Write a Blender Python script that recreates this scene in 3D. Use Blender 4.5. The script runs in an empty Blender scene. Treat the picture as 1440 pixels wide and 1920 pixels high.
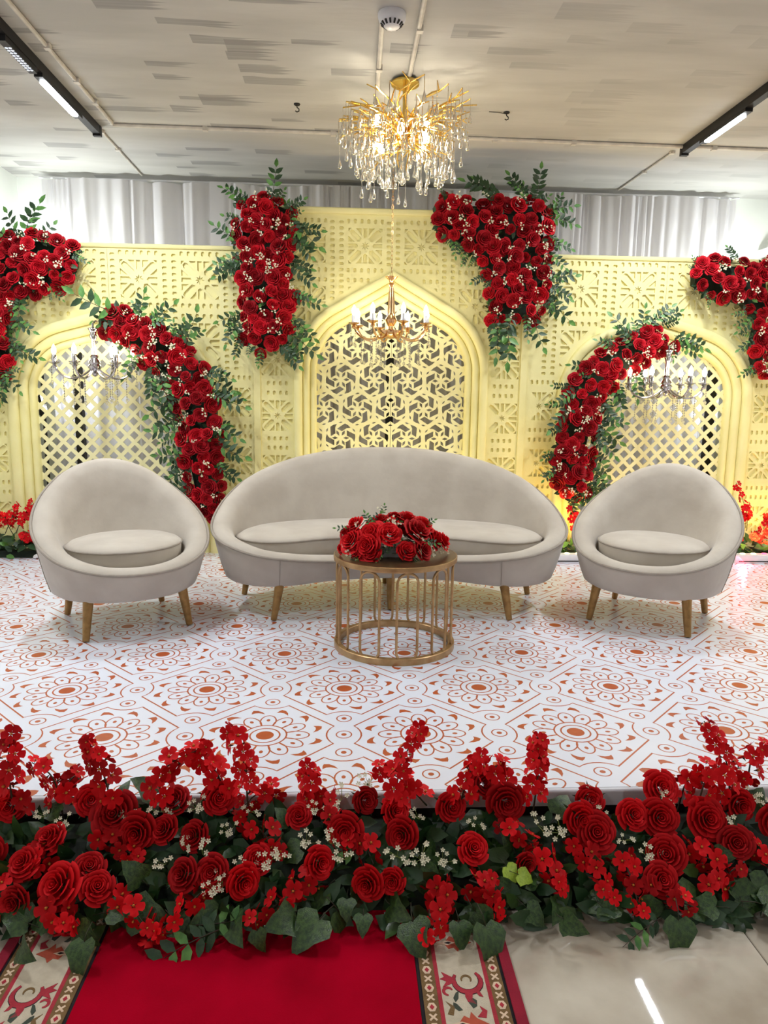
import bpy, bmesh, math, random
import numpy as np
from mathutils import Vector, Matrix, Euler
from mathutils.geometry import delaunay_2d_cdt
PI = math.pi
rnd = random.Random(7)
scene = bpy.context.scene
col = scene.collection

# ------------------------------------------------------------------ camera, world, exposure
FPX, PITCH, ROLL, YAW, CAMH = 1331.0, math.radians(9.3), 0.0144, math.radians(3.1), 1.25
fw = Vector((math.sin(YAW)*math.cos(PITCH), math.cos(YAW)*math.cos(PITCH), -math.sin(PITCH)))
_r0 = Vector((math.cos(YAW), -math.sin(YAW), 0)); _u0 = _r0.cross(fw)
rt = math.cos(ROLL)*_r0 + math.sin(ROLL)*_u0
up = math.cos(ROLL)*_u0 - math.sin(ROLL)*_r0
CAM = Vector((0, 0, CAMH))
cam = bpy.data.cameras.new('camera'); cam_o = bpy.data.objects.new('camera', cam); col.objects.link(cam_o)
cam.sensor_fit = 'VERTICAL'; cam.sensor_height = 24.0; cam.lens = 24.0*FPX/1920.0; cam.clip_start = 0.05
M = Matrix((rt, up, -fw)).transposed().to_4x4(); M.translation = CAM
cam_o.matrix_world = M
scene.camera = cam_o
w = bpy.data.worlds.new('world'); scene.world = w; w.use_nodes = True
w.node_tree.nodes['Background'].inputs[0].default_value = (0.8, 0.9, 1.0, 1)
w.node_tree.nodes['Background'].inputs[1].default_value = 0.05
vs = scene.view_settings
vs.view_transform = 'Standard'; vs.look = 'None'; vs.gamma = 1; vs.use_curve_mapping = False
vs.exposure = 0.06
scene.cycles.max_bounces = 8; scene.cycles.diffuse_bounces = 6; scene.cycles.glossy_bounces = 3
scene.cycles.transmission_bounces = 4; scene.cycles.transparent_max_bounces = 8
scene.cycles.caustics_reflective = False; scene.cycles.caustics_refractive = False
scene.cycles.sample_clamp_indirect = 4.0
LAMP_W, BULB_E, CANDLE_E = 31.0, 170.0, 65.0      
FLOOD_W = 13.0
# track lamp watts, chandelier bulb and candle bulb emission

def ray(x, y): return fw + rt*((x-720)/FPX) - up*((y-960)/FPX)
def atY(x, y, Y): d = ray(x, y); return CAM + d*(Y/d.y)
def atZ(x, y, Z): d = ray(x, y); return CAM + d*((Z-CAMH)/d.z)

# ------------------------------------------------------------------ materials
MATS = {}
def S(r, g, b):
    f = lambda c: (c/255/12.92) if c/255 <= .04045 else ((c/255+.055)/1.055)**2.4
    return (f(r), f(g), f(b), 1)
def mat(name, c, rough=.6, metal=0., c2=None, scale=8., bump=0., bscale=60., vec='Object', detail=3., **kw):
    m = bpy.data.materials.new(name); m.use_nodes = True; MATS[name] = m
    nt = m.node_tree; N = nt.nodes; L = nt.links; b = N['Principled BSDF']
    b.inputs['Base Color'].default_value = c; b.inputs['Roughness'].default_value = rough; b.inputs['Metallic'].default_value = metal
    tc = N.new('ShaderNodeTexCoord')
    if c2 is not None:
        n = N.new('ShaderNodeTexNoise'); n.inputs['Scale'].default_value = scale; n.inputs['Detail'].default_value = detail
        L.new(tc.outputs[vec], n.inputs['Vector'])
        r = N.new('ShaderNodeValToRGB'); r.color_ramp.elements[0].position = .35; r.color_ramp.elements[1].position = .65
        r.color_ramp.elements[0].color = c; r.color_ramp.elements[1].color = c2
        L.new(n.outputs['Fac'], r.inputs['Fac']); L.new(r.outputs['Color'], b.inputs['Base Color'])
    if bump:
        n2 = N.new('ShaderNodeTexNoise'); n2.inputs['Scale'].default_value = bscale; n2.inputs['Detail'].default_value = 4
        L.new(tc.outputs[vec], n2.inputs['Vector'])
        bp = N.new('ShaderNodeBump'); bp.inputs['Strength'].default_value = bump; bp.inputs['Distance'].default_value = .01
        L.new(n2.outputs['Fac'], bp.inputs['Height']); L.new(bp.outputs['Normal'], b.inputs['Normal'])
    for k, v in kw.items():
        b.inputs[k.replace('_', ' ')].default_value = v
    return m
def petal_mat(name, c, edge, var=.35, rough=.55):
    m = mat(name, c, rough); nt = m.node_tree; N = nt.nodes; L = nt.links; b = N['Principled BSDF']
    at = N.new('ShaderNodeAttribute'); at.attribute_name = 'edge'
    mx = N.new('ShaderNodeMix'); mx.data_type = 'RGBA'
    L.new(at.outputs['Fac'], mx.inputs[0]); mx.inputs[6].default_value = c; mx.inputs[7].default_value = edge
    oi = N.new('ShaderNodeObjectInfo'); mr = N.new('ShaderNodeMapRange')
    mr.inputs[3].default_value = 1-var; mr.inputs[4].default_value = 1+var
    L.new(oi.outputs['Random'], mr.inputs[0])
    hs = N.new('ShaderNodeHueSaturation'); L.new(mr.outputs[0], hs.inputs['Value']); L.new(mx.outputs[2], hs.inputs['Color'])
    L.new(hs.outputs['Color'], b.inputs['Base Color'])
    b.inputs['Specular IOR Level'].default_value = .18
    return m
def emit(name, c, s):
    m = bpy.data.materials.new(name); m.use_nodes = True; MATS[name] = m
    N = m.node_tree.nodes; b = N['Principled BSDF']
    b.inputs['Base Color'].default_value = c; b.inputs['Emission Color'].default_value = c; b.inputs['Emission Strength'].default_value = s
    m.cycles.emission_sampling = 'FRONT_BACK' if s > 1 else 'NONE'
    return m

mat('white_wall', S(236, 238, 234), .8, c2=S(228, 230, 226), scale=2, bump=.05)
mat('cream', S(236, 229, 168), .62, c2=S(232, 224, 159), scale=5, bump=.12, bscale=45)
mat('cream_screen', S(239, 233, 180), .6, c2=S(235, 228, 171), scale=4)
mat('vinyl', S(227, 232, 244), .28, c2=S(223, 228, 241), scale=3)
mat('print_orange', S(184, 86, 38), .35, c2=S(174, 78, 33), scale=30)
mat('skirt', S(232, 233, 238), .45, c2=S(222, 223, 230), scale=3)
mat('dark_wood', S(46, 34, 26), .7, c2=S(30, 22, 18), scale=12)
mat('velvet', S(192, 184, 172), .85, c2=S(180, 171, 159), scale=6, bump=.12, bscale=25, Sheen_Weight=.35, Sheen_Roughness=.4)
mat('velvet_pipe', S(160, 151, 140), .8, c2=S(150, 141, 130), scale=20)
mat('leg_gold', S(166, 130, 78), .38, .6, c2=S(136, 104, 60), scale=25)
mat('brass_table', S(190, 156, 112), .36, .7, c2=S(166, 132, 90), scale=18)
mat('table_top', S(120, 92, 62), .3, .7, c2=S(104, 78, 52), scale=9)
mat('gold', S(244, 210, 120), .22, 1., c2=S(228, 186, 92), scale=20)
mat('rose_gold', S(240, 200, 150), .16, 1., c2=S(224, 178, 126), scale=20)
mat('chrome', S(205, 203, 205), .1, 1., c2=S(188, 186, 190), scale=20)
mat('black_metal', S(32, 31, 33), .45, .3, c2=S(26, 25, 27), scale=10)
mat('conduit', S(214, 208, 198), .5, c2=S(196, 190, 180), scale=14)
mat('plastic_white', S(225, 225, 230), .4, c2=S(216, 216, 222), scale=10)
mat('dark_slot', S(24, 24, 26), .6, c2=S(18, 18, 20), scale=10)
mat('upright_metal', S(40, 36, 34), .5, .4, c2=S(28, 25, 24), scale=8)
mat('brown_wood', S(140, 98, 46), .5, c2=S(112, 76, 34), scale=14)
mat('candle', S(224, 224, 228), .3, .5, c2=S(208, 208, 214), scale=14)
mat('foam_green', S(28, 40, 24), .9, c2=S(16, 26, 16), scale=20)
mat('leaf_dark', S(26, 54, 28), .45, c2=S(42, 76, 38), scale=6, bump=.15, bscale=40)
mat('leaf_light', S(64, 112, 52), .42, c2=S(96, 146, 66), scale=6, bump=.15, bscale=40)
mat('ivy', S(30, 56, 28), .32, c2=S(64, 92, 42), scale=9, bump=.25, bscale=30)
mat('ivy_lime', S(140, 170, 50), .4, c2=S(170, 196, 70), scale=9)
mat('stem', S(58, 40, 30), .6, c2=S(44, 54, 30), scale=30)
mat('filler', S(240, 234, 214), .6, c2=S(226, 222, 186), scale=30)
mat('filler_green', S(150, 166, 84), .6, c2=S(120, 142, 70), scale=30)
petal_mat('rose', S(134, 0, 15), S(186, 16, 32), .35, .65)
petal_mat('rose_bright', S(168, 0, 12), S(208, 18, 26), .3, .65)
petal_mat('blossom', S(194, 2, 14), S(210, 16, 26), .35, .65)
mat('anther', S(214, 140, 50), .6, c2=S(190, 110, 40), scale=30)
mat('carpet_red', S(172, 0, 34), .95, c2=S(158, 0, 29), scale=6, bump=.3, bscale=400, Specular_IOR_Level=.05)
mat('carpet_edge', S(150, 14, 44), .95, c2=S(136, 10, 40), scale=20, bump=.3, bscale=400)
mat('carpet_cream', S(206, 194, 172), .95, c2=S(192, 180, 158), scale=40, bump=.3, bscale=400)
mat('carpet_olive', S(124, 96, 58), .95, c2=S(110, 84, 50), scale=40, bump=.3, bscale=400)
mat('carpet_black', S(34, 28, 34), .95, c2=S(26, 22, 28), scale=40)
mat('carpet_motif', S(176, 48, 62), .95, c2=S(160, 40, 54), scale=40, bump=.3, bscale=400)
mat('carpet_rust', S(186, 84, 60), .95, c2=S(170, 74, 52), scale=40)
mat('carpet_green', S(64, 74, 62), .95, c2=S(54, 62, 52), scale=40)
mat('carpet_pale', S(226, 198, 170), .95, c2=S(210, 182, 156), scale=40)
mat('marble', S(212, 204, 188), .02, c2=S(172, 160, 143), scale=3.2, vec='Object', detail=6)
mat('grout', S(120, 112, 100), .8, c2=S(104, 98, 88), scale=20)
mat('pot', S(206, 206, 208), .6, c2=S(186, 186, 190), scale=18)
mat('scrap', S(245, 245, 245), .35, c2=S(225, 225, 228), scale=60)
emit('lamp_cool', (0.90, 0.96, 1.0, 1), 26.0)
emit('bulb_warm', (1.0, 0.88, 0.66, 1), BULB_E)
emit('candle_warm', (1.0, 0.86, 0.62, 1), CANDLE_E)
emit('led_white', (0.8, 0.88, 1.0, 1), .5)
emit('led_amber', (1.0, 0.80, 0.22, 1), 9.0)
emit('led_red', (1.0, 0.05, 0.10, 1), 6.0)
def glass_mat(name, c, rough=.02, tr=.9):
    m = mat(name, c, rough); b = m.node_tree.nodes['Principled BSDF']
    b.inputs['Transmission Weight'].default_value = tr; b.inputs['IOR'].default_value = 1.45
    return m
glass_mat('crystal', (1, .97, .9, 1))
# curtain: thin sheer fabric, lets light through
m = mat('sheer', S(236, 233, 237), .9, c2=S(229, 226, 231), scale=3); nt = m.node_tree
tr = nt.nodes.new('ShaderNodeBsdfTranslucent'); tr.inputs[0].default_value = S(228, 226, 230)
mxs = nt.nodes.new('ShaderNodeMixShader'); mxs.inputs[0].default_value = .35
out = nt.nodes['Material Output']
nt.links.new(nt.nodes['Principled BSDF'].outputs[0], mxs.inputs[1]); nt.links.new(tr.outputs[0], mxs.inputs[2]); nt.links.new(mxs.outputs[0], out.inputs[0])
# ceiling: rough paint with separate roller strokes
def ceiling_mat():
    m = mat('ceiling_paint', S(196, 188, 176), .85); nt = m.node_tree; N = nt.nodes; L = nt.links; b = N['Principled BSDF']
    tc = N.new('ShaderNodeTexCoord'); sep = N.new('ShaderNodeSeparateXYZ'); L.new(tc.outputs['Object'], sep.inputs[0])
    def mth(op, a, c=None, d=None):
        n = N.new('ShaderNodeMath'); n.operation = op
        for k, v in enumerate((a, c, d)):
            if v is None: continue
            if isinstance(v, (int, float)): n.inputs[k].default_value = v
            else: L.new(v, n.inputs[k])
        return n.outputs[0]
    X, Y = sep.outputs[0], sep.outputs[1]
    nz = N.new('ShaderNodeTexNoise'); nz.inputs['Scale'].default_value = 2.6; nz.inputs['Detail'].default_value = 2; L.new(tc.outputs['Object'], nz.inputs['Vector'])
    def layer(px, py, seed, dens, length):
        r = mth('FLOOR', mth('DIVIDE', mth('ADD', Y, mth('MULTIPLY', nz.outputs['Fac'], .05)), py))
        w1 = N.new('ShaderNodeTexWhiteNoise'); w1.noise_dimensions = '1D'; L.new(mth('ADD', r, seed), w1.inputs['W'])
        xs = mth('ADD', mth('DIVIDE', X, px), mth('MULTIPLY', w1.outputs['Value'], 9.7))
        c = mth('FLOOR', xs); cx = N.new('ShaderNodeCombineXYZ'); L.new(c, cx.inputs[0]); L.new(r, cx.inputs[1]); cx.inputs[2].default_value = seed
        w2 = N.new('ShaderNodeTexWhiteNoise'); w2.noise_dimensions = '3D'; L.new(cx.outputs[0], w2.inputs['Vector'])
        on = mth('LESS_THAN', w2.outputs['Value'], dens)
        fx = mth('FRACT', xs); fy = mth('FRACT', mth('DIVIDE', mth('ADD', Y, mth('MULTIPLY', nz.outputs['Fac'], .05)), py))
        sp = N.new('ShaderNodeSeparateColor'); L.new(w2.outputs['Color'], sp.inputs[0])
        ln = mth('MULTIPLY_ADD', sp.outputs[1], .5, length)
        st = N.new('ShaderNodeTexNoise'); st.inputs['Scale'].default_value = 1.0; st.inputs['Detail'].default_value = 3
        mp = N.new('ShaderNodeMapping'); mp.inputs['Scale'].default_value = (1.2, 55, 1); L.new(tc.outputs['Object'], mp.inputs[0]); L.new(mp.outputs[0], st.inputs['Vector'])
        ln2 = mth('ADD', ln, mth('MULTIPLY', mth('SUBTRACT', st.outputs['Fac'], .5), .8))
        inx = mth('MULTIPLY', mth('GREATER_THAN', fx, .06), mth('SMOOTH_MIN', mth('MAXIMUM', mth('MULTIPLY', mth('SUBTRACT', ln2, fx), 12.), 0.), 1., .1))
        iny = mth('MULTIPLY', mth('GREATER_THAN', fy, .14), mth('LESS_THAN', fy, mth('MULTIPLY_ADD', sp.outputs[2], .4, .45)))
        return mth('MULTIPLY', mth('MULTIPLY', inx, iny), mth('MULTIPLY', on, mth('MULTIPLY_ADD', st.outputs['Fac'], .9, .25)))
    s1 = layer(.50, .15, 3.0, .44, .3); s2 = layer(.75, .23, 11.0, .25, .2)
    both = mth('MINIMUM', mth('ADD', s1, s2), 1.)
    side = N.new('ShaderNodeMapRange'); L.new(X, side.inputs[0]); side.inputs[1].default_value = .3; side.inputs[2].default_value = 1.2; side.inputs[3].default_value = 1.; side.inputs[4].default_value = .3
    mx = N.new('ShaderNodeMix'); mx.data_type = 'RGBA'
    L.new(mth('MULTIPLY', mth('MULTIPLY', both, side.outputs[0]), .75), mx.inputs[0])
    n2 = N.new('ShaderNodeTexNoise'); n2.inputs['Scale'].default_value = 1.4; n2.inputs['Detail'].default_value = 4
    mp2 = N.new('ShaderNodeMapping'); mp2.inputs['Scale'].default_value = (.7, 3, 1); L.new(tc.outputs['Object'], mp2.inputs[0]); L.new(mp2.outputs[0], n2.inputs['Vector'])
    rp = N.new('ShaderNodeValToRGB'); rp.color_ramp.elements[0].position = .38; rp.color_ramp.elements[1].position = .62
    rp.color_ramp.elements[0].color = S(178, 176, 172); rp.color_ramp.elements[1].color = S(193, 191, 187)
    L.new(n2.outputs['Fac'], rp.inputs[0]); L.new(rp.outputs[0], mx.inputs[6]); mx.inputs[7].default_value = S(121, 119, 119)
    L.new(mx.outputs[2], b.inputs['Base Color'])
    bp = N.new('ShaderNodeBump'); bp.inputs['Strength'].default_value = .2; bp.inputs['Distance'].default_value = .01
    n3 = N.new('ShaderNodeTexNoise'); n3.inputs['Scale'].default_value = 9; n3.inputs['Detail'].default_value = 5; L.new(mp2.outputs[0], n3.inputs['Vector'])
    L.new(n3.outputs['Fac'], bp.inputs['Height']); L.new(bp.outputs['Normal'], b.inputs['Normal'])
ceiling_mat()

# ------------------------------------------------------------------ mesh helpers
class MB:
    def __init__(s): s.v = []; s.f = []; s.m = []; s.e = []
    def add(s, vs, fs, mi=0, edge=None):
        o = len(s.v); s.v.extend([tuple(p) for p in vs]); s.f.extend([tuple(i+o for i in f) for f in fs]); s.m.extend([mi]*len(fs))
        s.e.extend(edge if edge is not None else [0.]*len(vs)); return s
    def box(s, x0, x1, y0, y1, z0, z1, mi=0):
        vs = [(x, y, z) for z in (z0, z1) for y in (y0, y1) for x in (x0, x1)]
        return s.add(vs, [(0, 2, 3, 1), (4, 5, 7, 6), (0, 1, 5, 4), (2, 6, 7, 3), (0, 4, 6, 2), (1, 3, 7, 5)], mi)
    def tube(s, pts, r, n=6, mi=0, closed=False, cap=True):
        pts = [Vector(p) for p in pts]; k = len(pts); rs = r if isinstance(r, (list, tuple)) else [r]*k
        vs = []; prev = None
        for i, p in enumerate(pts):
            if closed: d = pts[(i+1) % k]-pts[i-1]
            else: d = pts[min(i+1, k-1)]-pts[max(i-1, 0)]
            d.normalize()
            if prev is None:
                a = Vector((0, 0, 1)) if abs(d.z) < .9 else Vector((1, 0, 0)); u = d.cross(a).normalized()
            else: u = (prev-d*prev.dot(d)).normalized()
            prev = u; v2 = d.cross(u)
            for j in range(n):
                t = 2*PI*j/n; vs.append(p+(u*math.cos(t)+v2*math.sin(t))*rs[i])
        fs = []
        for i in range(k if closed else k-1):
            i2 = (i+1) % k
            for j in range(n): fs.append((i*n+j, i*n+(j+1) % n, i2*n+(j+1) % n, i2*n+j))
        if cap and not closed: fs.append(tuple(range(n-1, -1, -1))); fs.append(tuple((k-1)*n+j for j in range(n)))
        return s.add(vs, fs, mi)
    def lathe(s, prof, n=16, mi=0, c=(0, 0, 0), caps=True):
        vs = []; fs = []
        for r, z in prof:
            for j in range(n): vs.append((c[0]+r*math.cos(2*PI*j/n), c[1]+r*math.sin(2*PI*j/n), c[2]+z))
        for i in range(len(prof)-1):
            for j in range(n): fs.append((i*n+j, i*n+(j+1) % n, (i+1)*n+(j+1) % n, (i+1)*n+j))
        if caps and prof[0][0] > 1e-5: fs.append(tuple(range(n-1, -1, -1)))
        if caps and prof[-1][0] > 1e-5: fs.append(tuple((len(prof)-1)*n+j for j in range(n)))
        return s.add(vs, fs, mi)
    def prism(s, poly, h0, h1, axis='z', mi=0):
        n = len(poly); f = {'z': lambda a, b, h: (a, b, h), 'y': lambda a, b, h: (a, h, b)}[axis]
        vs = [f(a, b, h0) for a, b in poly]+[f(a, b, h1) for a, b in poly]
        return s.add(vs, [tuple(range(n-1, -1, -1)), tuple(range(n, 2*n))]+[(i, (i+1) % n, n+(i+1) % n, n+i) for i in range(n)], mi)
    def loft(s, rings, closed=True, caps=True, mi=0, edge=None):
        n = len(rings[0]); vs = [p for r in rings for p in r]; fs = []
        for i in range(len(rings)-1):
            for j in range(n if closed else n-1): fs.append((i*n+j, i*n+(j+1) % n, (i+1)*n+(j+1) % n, (i+1)*n+j))
        if caps: fs.append(tuple(range(n-1, -1, -1))); fs.append(tuple((len(rings)-1)*n+j for j in range(n)))
        return s.add(vs, fs, mi, edge)
    def merge(s, o, mtx, mi=None):
        k = len(s.v); s.v.extend([tuple(mtx @ Vector(p)) for p in o.v]); s.f.extend([tuple(i+k for i in f) for f in o.f])
        s.m.extend(o.m if mi is None else [mi]*len(o.f)); s.e.extend(o.e); return s
    def mesh(s, name, mats, smooth=True, angle=40):
        me = bpy.data.meshes.new(name); me.from_pydata(s.v, [], s.f)
        for m in ([mats] if isinstance(mats, str) else mats): me.materials.append(MATS[m])
        if any(s.m): me.polygons.foreach_set('material_index', s.m)
        if any(s.e):
            a = me.attributes.new('edge', 'FLOAT', 'POINT'); a.data.foreach_set('value', s.e)
        me.update()
        if smooth:
            me.polygons.foreach_set('use_smooth', [True]*len(me.polygons))
            if angle: me.set_sharp_from_angle(angle=math.radians(angle))
        return me
    def build(s, name, mats, parent=None, smooth=True, angle=40, **kw):
        return link(name, s.mesh(name, mats, smooth, angle), parent, **kw)
def link(name, me, parent=None, loc=None, rot=None, scale=None, mw=None, **props):
    o = bpy.data.objects.new(name, me); col.objects.link(o)
    if parent is not None: o.parent = parent
    if mw is not None: o.matrix_local = mw
    if loc is not None: o.location = loc
    if rot is not None: o.rotation_euler = rot
    if scale is not None: o.scale = (scale,)*3 if isinstance(scale, (int, float)) else scale
    for k, v in props.items(): o[k] = v
    return o
def thing(name, label, cat, loc=(0, 0, 0), rotz=0., group=None):
    o = bpy.data.objects.new(name, None); col.objects.link(o); o.location = loc; o.rotation_euler = (0, 0, rotz)
    o.empty_display_size = .1; o['label'] = label; o['category'] = cat
    if group: o['group'] = group
    return o
def tag(o, label, cat, group=None):
    o['label'] = label; o['category'] = cat
    if group: o['group'] = group
    return o
def struct(o, label=None, cat=None):
    o['kind'] = 'structure'
    if label: o['label'] = label
    if cat: o['category'] = cat
    return o
def circle(cx, cy, r, n, r2=None, a0=0.): return [(cx+r*math.cos(a0+2*PI*i/n), cy+(r2 or r)*math.sin(a0+2*PI*i/n)) for i in range(n)]
def cdt(polys):
    vs = []; fs = []
    for p in polys:
        if sum(p[i-1][0]*p[i][1]-p[i][0]*p[i-1][1] for i in range(len(p))) < 0: p = p[::-1]
        fs.append(list(range(len(vs), len(vs)+len(p)))); vs.extend([Vector(q) for q in p])
    r = delaunay_2d_cdt(vs, [], fs, 1, 1e-6)
    return [(v.x, v.y) for v in r[0]], r[2], [set(o) for o in r[5]]
def plate(V, T, keep, y0, y1, frontmap):
    """extrude kept triangles from y0 (front) to y1 (back); frontmap(x,z,y)->xyz"""
    mb = MB(); n = len(V); use = {}
    tr = [t for t, k in zip(T, keep) if k]
    idx = sorted({i for t in tr for i in t}); mp = {i: k for k, i in enumerate(idx)}; n = len(idx)
    vs = [frontmap(V[i][0], V[i][1], y0) for i in idx]+[frontmap(V[i][0], V[i][1], y1) for i in idx]
    fs = []; cnt = {}
    for a, b, c in tr:
        a, b, c = mp[a], mp[b], mp[c]; fs.append((a, b, c)); fs.append((n+a, n+c, n+b))
        for p, q in ((a, b), (b, c), (c, a)): cnt[(p, q)] = 1
    for (p, q) in cnt:
        if (q, p) not in cnt: fs.append((q, p, n+p, n+q))
    return mb.add(vs, fs)
def catmull(pts, n, closed=True):
    P = [Vector(p) for p in pts]; k = len(P); out = []
    for i in range(k if closed else k-1):
        g = (lambda j: P[j % k]) if closed else (lambda j: P[max(0, min(k-1, j))])
        p0, p1, p2, p3 = g(i-1), g(i), g(i+1), g(i+2)
        for s_ in range(n):
            t = s_/n
            out.append(.5*((2*p1)+(p2-p0)*t+(2*p0-5*p1+4*p2-p3)*t*t+(3*p1-p0-3*p2+p3)*t**3))
    if not closed: out.append(P[-1])
    return out
def inpoly(x, y, P):
    c = False; j = len(P)-1
    for i in range(len(P)):
        (xi, yi), (xj, yj) = P[i], P[j]
        if (yi > y) != (yj > y) and x < (xj-xi)*(y-yi)/(yj-yi)+xi: c = not c
        j = i
    return c

# ------------------------------------------------------------------ room shell
XL, XR, YB, YF, ZC, ZF = -2.75, 3.72, 6.42, -3.2, 3.0, -0.2
struct(MB().box(XL-.1, XL, YF, YB+.1, ZF, ZC).build('wall_left', 'white_wall', smooth=False), 'white painted wall at the left end of the stage', 'wall')
struct(MB().box(XR, XR+.1, YF, YB+.1, ZF, ZC).build('wall_right', 'white_wall', smooth=False), 'white painted wall at the right end of the stage', 'wall')
struct(MB().box(XL, XR, YB, YB+.1, ZF, ZC).build('wall_back', 'white_wall', smooth=False), 'white wall behind the grey sheer curtain', 'wall')
struct(MB().box(XL, XR, YF-.1, YF, ZF, ZC).build('wall_front', 'white_wall', smooth=False), 'white wall facing the stage', 'wall')
struct(MB().box(XL-.1, XR+.1, YF-.1, YB+.1, ZC, ZC+.1).build('ceiling', 'ceiling_paint', smooth=False), 'beige ceiling with grey roller paint strokes', 'ceiling')
fl = struct(MB().box(XL, XR, YF, YB, ZF-.1, ZF-.004).build('floor', 'grout', smooth=False), 'beige polished marble tile floor in front of the stage', 'floor')
tile_me = {}
TS = .8
def tilemesh(k):
    mb = MB(); h = TS/2-.0015; c = .002
    mb.loft([[(-h, -h, -.02), (h, -h, -.02), (h, h, -.02), (-h, h, -.02)], [(-h, -h, -c), (h, -h, -c), (h, h, -c), (-h, h, -c)], [(-h+c, -h+c, 0), (h-c, -h+c, 0), (h-c, h-c, 0), (-h+c, h-c, 0)]])
    return mb.mesh('tile', 'marble', smooth=False)
tm = tilemesh(0)
for i in range(-4, 4):
    for j in range(-6, 3):
        x0 = 1.107+(i+.5)*TS; y0 = 1.55+j*TS
        if x0-.4 < XL or x0+.4 > XR or y0-.4 < YF or y0-.4 > 2.2: continue
        link('tile', tm, fl, loc=(x0, y0, ZF), rot=(0, 0, rnd.choice([0, PI/2, PI, -PI/2])))

# ------------------------------------------------------------------ stage with printed vinyl
STAGE_Y = 2.1
c0 = atZ(645.6, 1290.7, 0)
W2, RW = .293, .423
def cell_outline(cx, cy, off):
    pts = []
    def arc(p, q, mid, n=7):
        # circle through p, mid, q
        ax, ay = p; bx, by = mid; gx, gy = q
        d = 2*(ax*(by-gy)+bx*(gy-ay)+gx*(ay-by))
        ux = ((ax*ax+ay*ay)*(by-gy)+(bx*bx+by*by)*(gy-ay)+(gx*gx+gy*gy)*(ay-by))/d
        uy = ((ax*ax+ay*ay)*(gx-bx)+(bx*bx+by*by)*(ax-gx)+(gx*gx+gy*gy)*(bx-ax))/d
        r = math.hypot(ax-ux, ay-uy); a = math.atan2(ay-uy, ax-ux); b = math.atan2(gy-uy, gx-ux)
        while b-a > PI: b -= 2*PI
        while b-a < -PI: b += 2*PI
        return [(ux+r*math.cos(a+(b-a)*t/n), uy+r*math.sin(a+(b-a)*t/n)) for t in range(n+1)]
    k = off
    A, B, Cn = .258-k*1.1, .07-k*.35, .231-k
    pts += arc((A, -B), (A, B), (Cn, 0)); pts += arc((B, A), (-B, A), (0, Cn)); pts += arc((-A, B), (-A, -B), (-Cn, 0)); pts += arc((-B, -A), (B, -A), (0, -Cn))
    return [(cx+x, cy+y) for x, y in pts]
def print_unit(ylo, yhi):
    polys = [[(-W2, ylo), (W2, ylo), (W2, yhi), (-W2, yhi)]]; bands = []; fills = []
    def P(p): polys.append(p); return len(polys)-1
    lw = .0062
    for cx, cy in ((0, 0), (-W2, -RW), (W2, -RW), (-W2, RW), (W2, RW)):
        if cy < 0 and ylo > -.2: continue
        o = P(cell_outline(cx, cy, 0)); i = P(cell_outline(cx, cy, lw)); bands.append((o, i, None))
        r1 = P(circle(cx, cy, .083, 40)); r1i = P(circle(cx, cy, .083-lw, 40)); bands.append((r1, r1i, None))
        r2 = P(circle(cx, cy, .058, 32)); r2i = P(circle(cx, cy, .058-lw, 32)); bands.append((r2, r2i, None))
        fills.append(P(circle(cx, cy, .033, 24)))
        for k in range(12):
            a = k*PI/6; ca, sa = math.cos(a), math.sin(a)
            rot = lambda L: [(cx+x*ca-y*sa, cy+x*sa+y*ca) for x, y in L]
            def pet(g): return rot([(.116+(.051-g)*math.cos(t*2*PI/20), (.033-g)*math.sin(t*2*PI/20)) for t in range(20)])
            bands.append((P(pet(0)), P(pet(lw*.9)), r1))
            fills.append(P(rot(circle(.124, 0, .0105, 8, .0075))))
            a = (k+.5)*PI/6; ca, sa = math.cos(a), math.sin(a)
            fills.append(P(rot([(.176, -.028), (.196, -.021), (.214, -.006), (.219, .012), (.207, .019), (.188, .024), (.194, .010), (.192, -.005), (.186, -.015)])))
    eyes = [(-W2, 0), (W2, 0), (-W2, .134), (W2, .134), (-W2, -.134), (W2, -.134)]
    for sy in (-RW, RW): eyes += [(0, sy), (0, sy-.134 if sy > 0 else sy+.134)]
    for ex, ey in eyes:
        if ylo > -.2 and ey < -.2: continue
        o = P(circle(ex, ey, .031, 24)); i = P(circle(ex, ey, .031-lw*.8, 24)); bands.append((o, i, None)); fills.append(P(circle(ex, ey, .0105, 10)))
    V, T, O = cdt(polys)
    tri = []; mi = []
    for t, o in zip(T, O):
        if 0 not in o: continue
        on = any(f in o for f in fills) or any(b[0] in o and b[1] not in o and (b[2] is None or b[2] not in o) for b in bands)
        tri.append(t); mi.append(1 if on else 0)
    return np.array(V, np.float32), np.array(tri, np.int32), np.array(mi, np.int32)
ylo_cut = STAGE_Y-(c0.y-2*RW)
full = print_unit(-RW, RW)
cut = None
Vs, Ts, Ms = [], [], []; off = 0
for jy in range(-2, 6):
    yc = c0.y+jy*2*RW
    if yc+RW < STAGE_Y: continue
    unit = full
    if yc-RW < STAGE_Y: unit = print_unit(STAGE_Y-yc, RW)
    for ix in range(-8, 9):
        xc = c0.x+ix*2*W2
        if xc+W2 < XL or xc-W2 > XR: continue
        v = unit[0]+np.array([xc, yc], np.float32); t = unit[1]; m_ = unit[2]
        if xc-W2 < XL or xc+W2 > XR or yc+RW > YB-.01:
            ok = (np.all((v[t][:, :, 0] > XL) & (v[t][:, :, 0] < XR) & (v[t][:, :, 1] < YB-.01), axis=1)); t = t[ok]; m_ = m_[ok]
        Vs.append(v); Ts.append(t+off); Ms.append(m_); off += len(v)
V = np.concatenate(Vs); T = np.concatenate(Ts); Mi = np.concatenate(Ms)
uq, inv = np.unique(T, return_inverse=True); V = V[uq]; T = inv.reshape(-1, 3).astype(np.int32)
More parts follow.
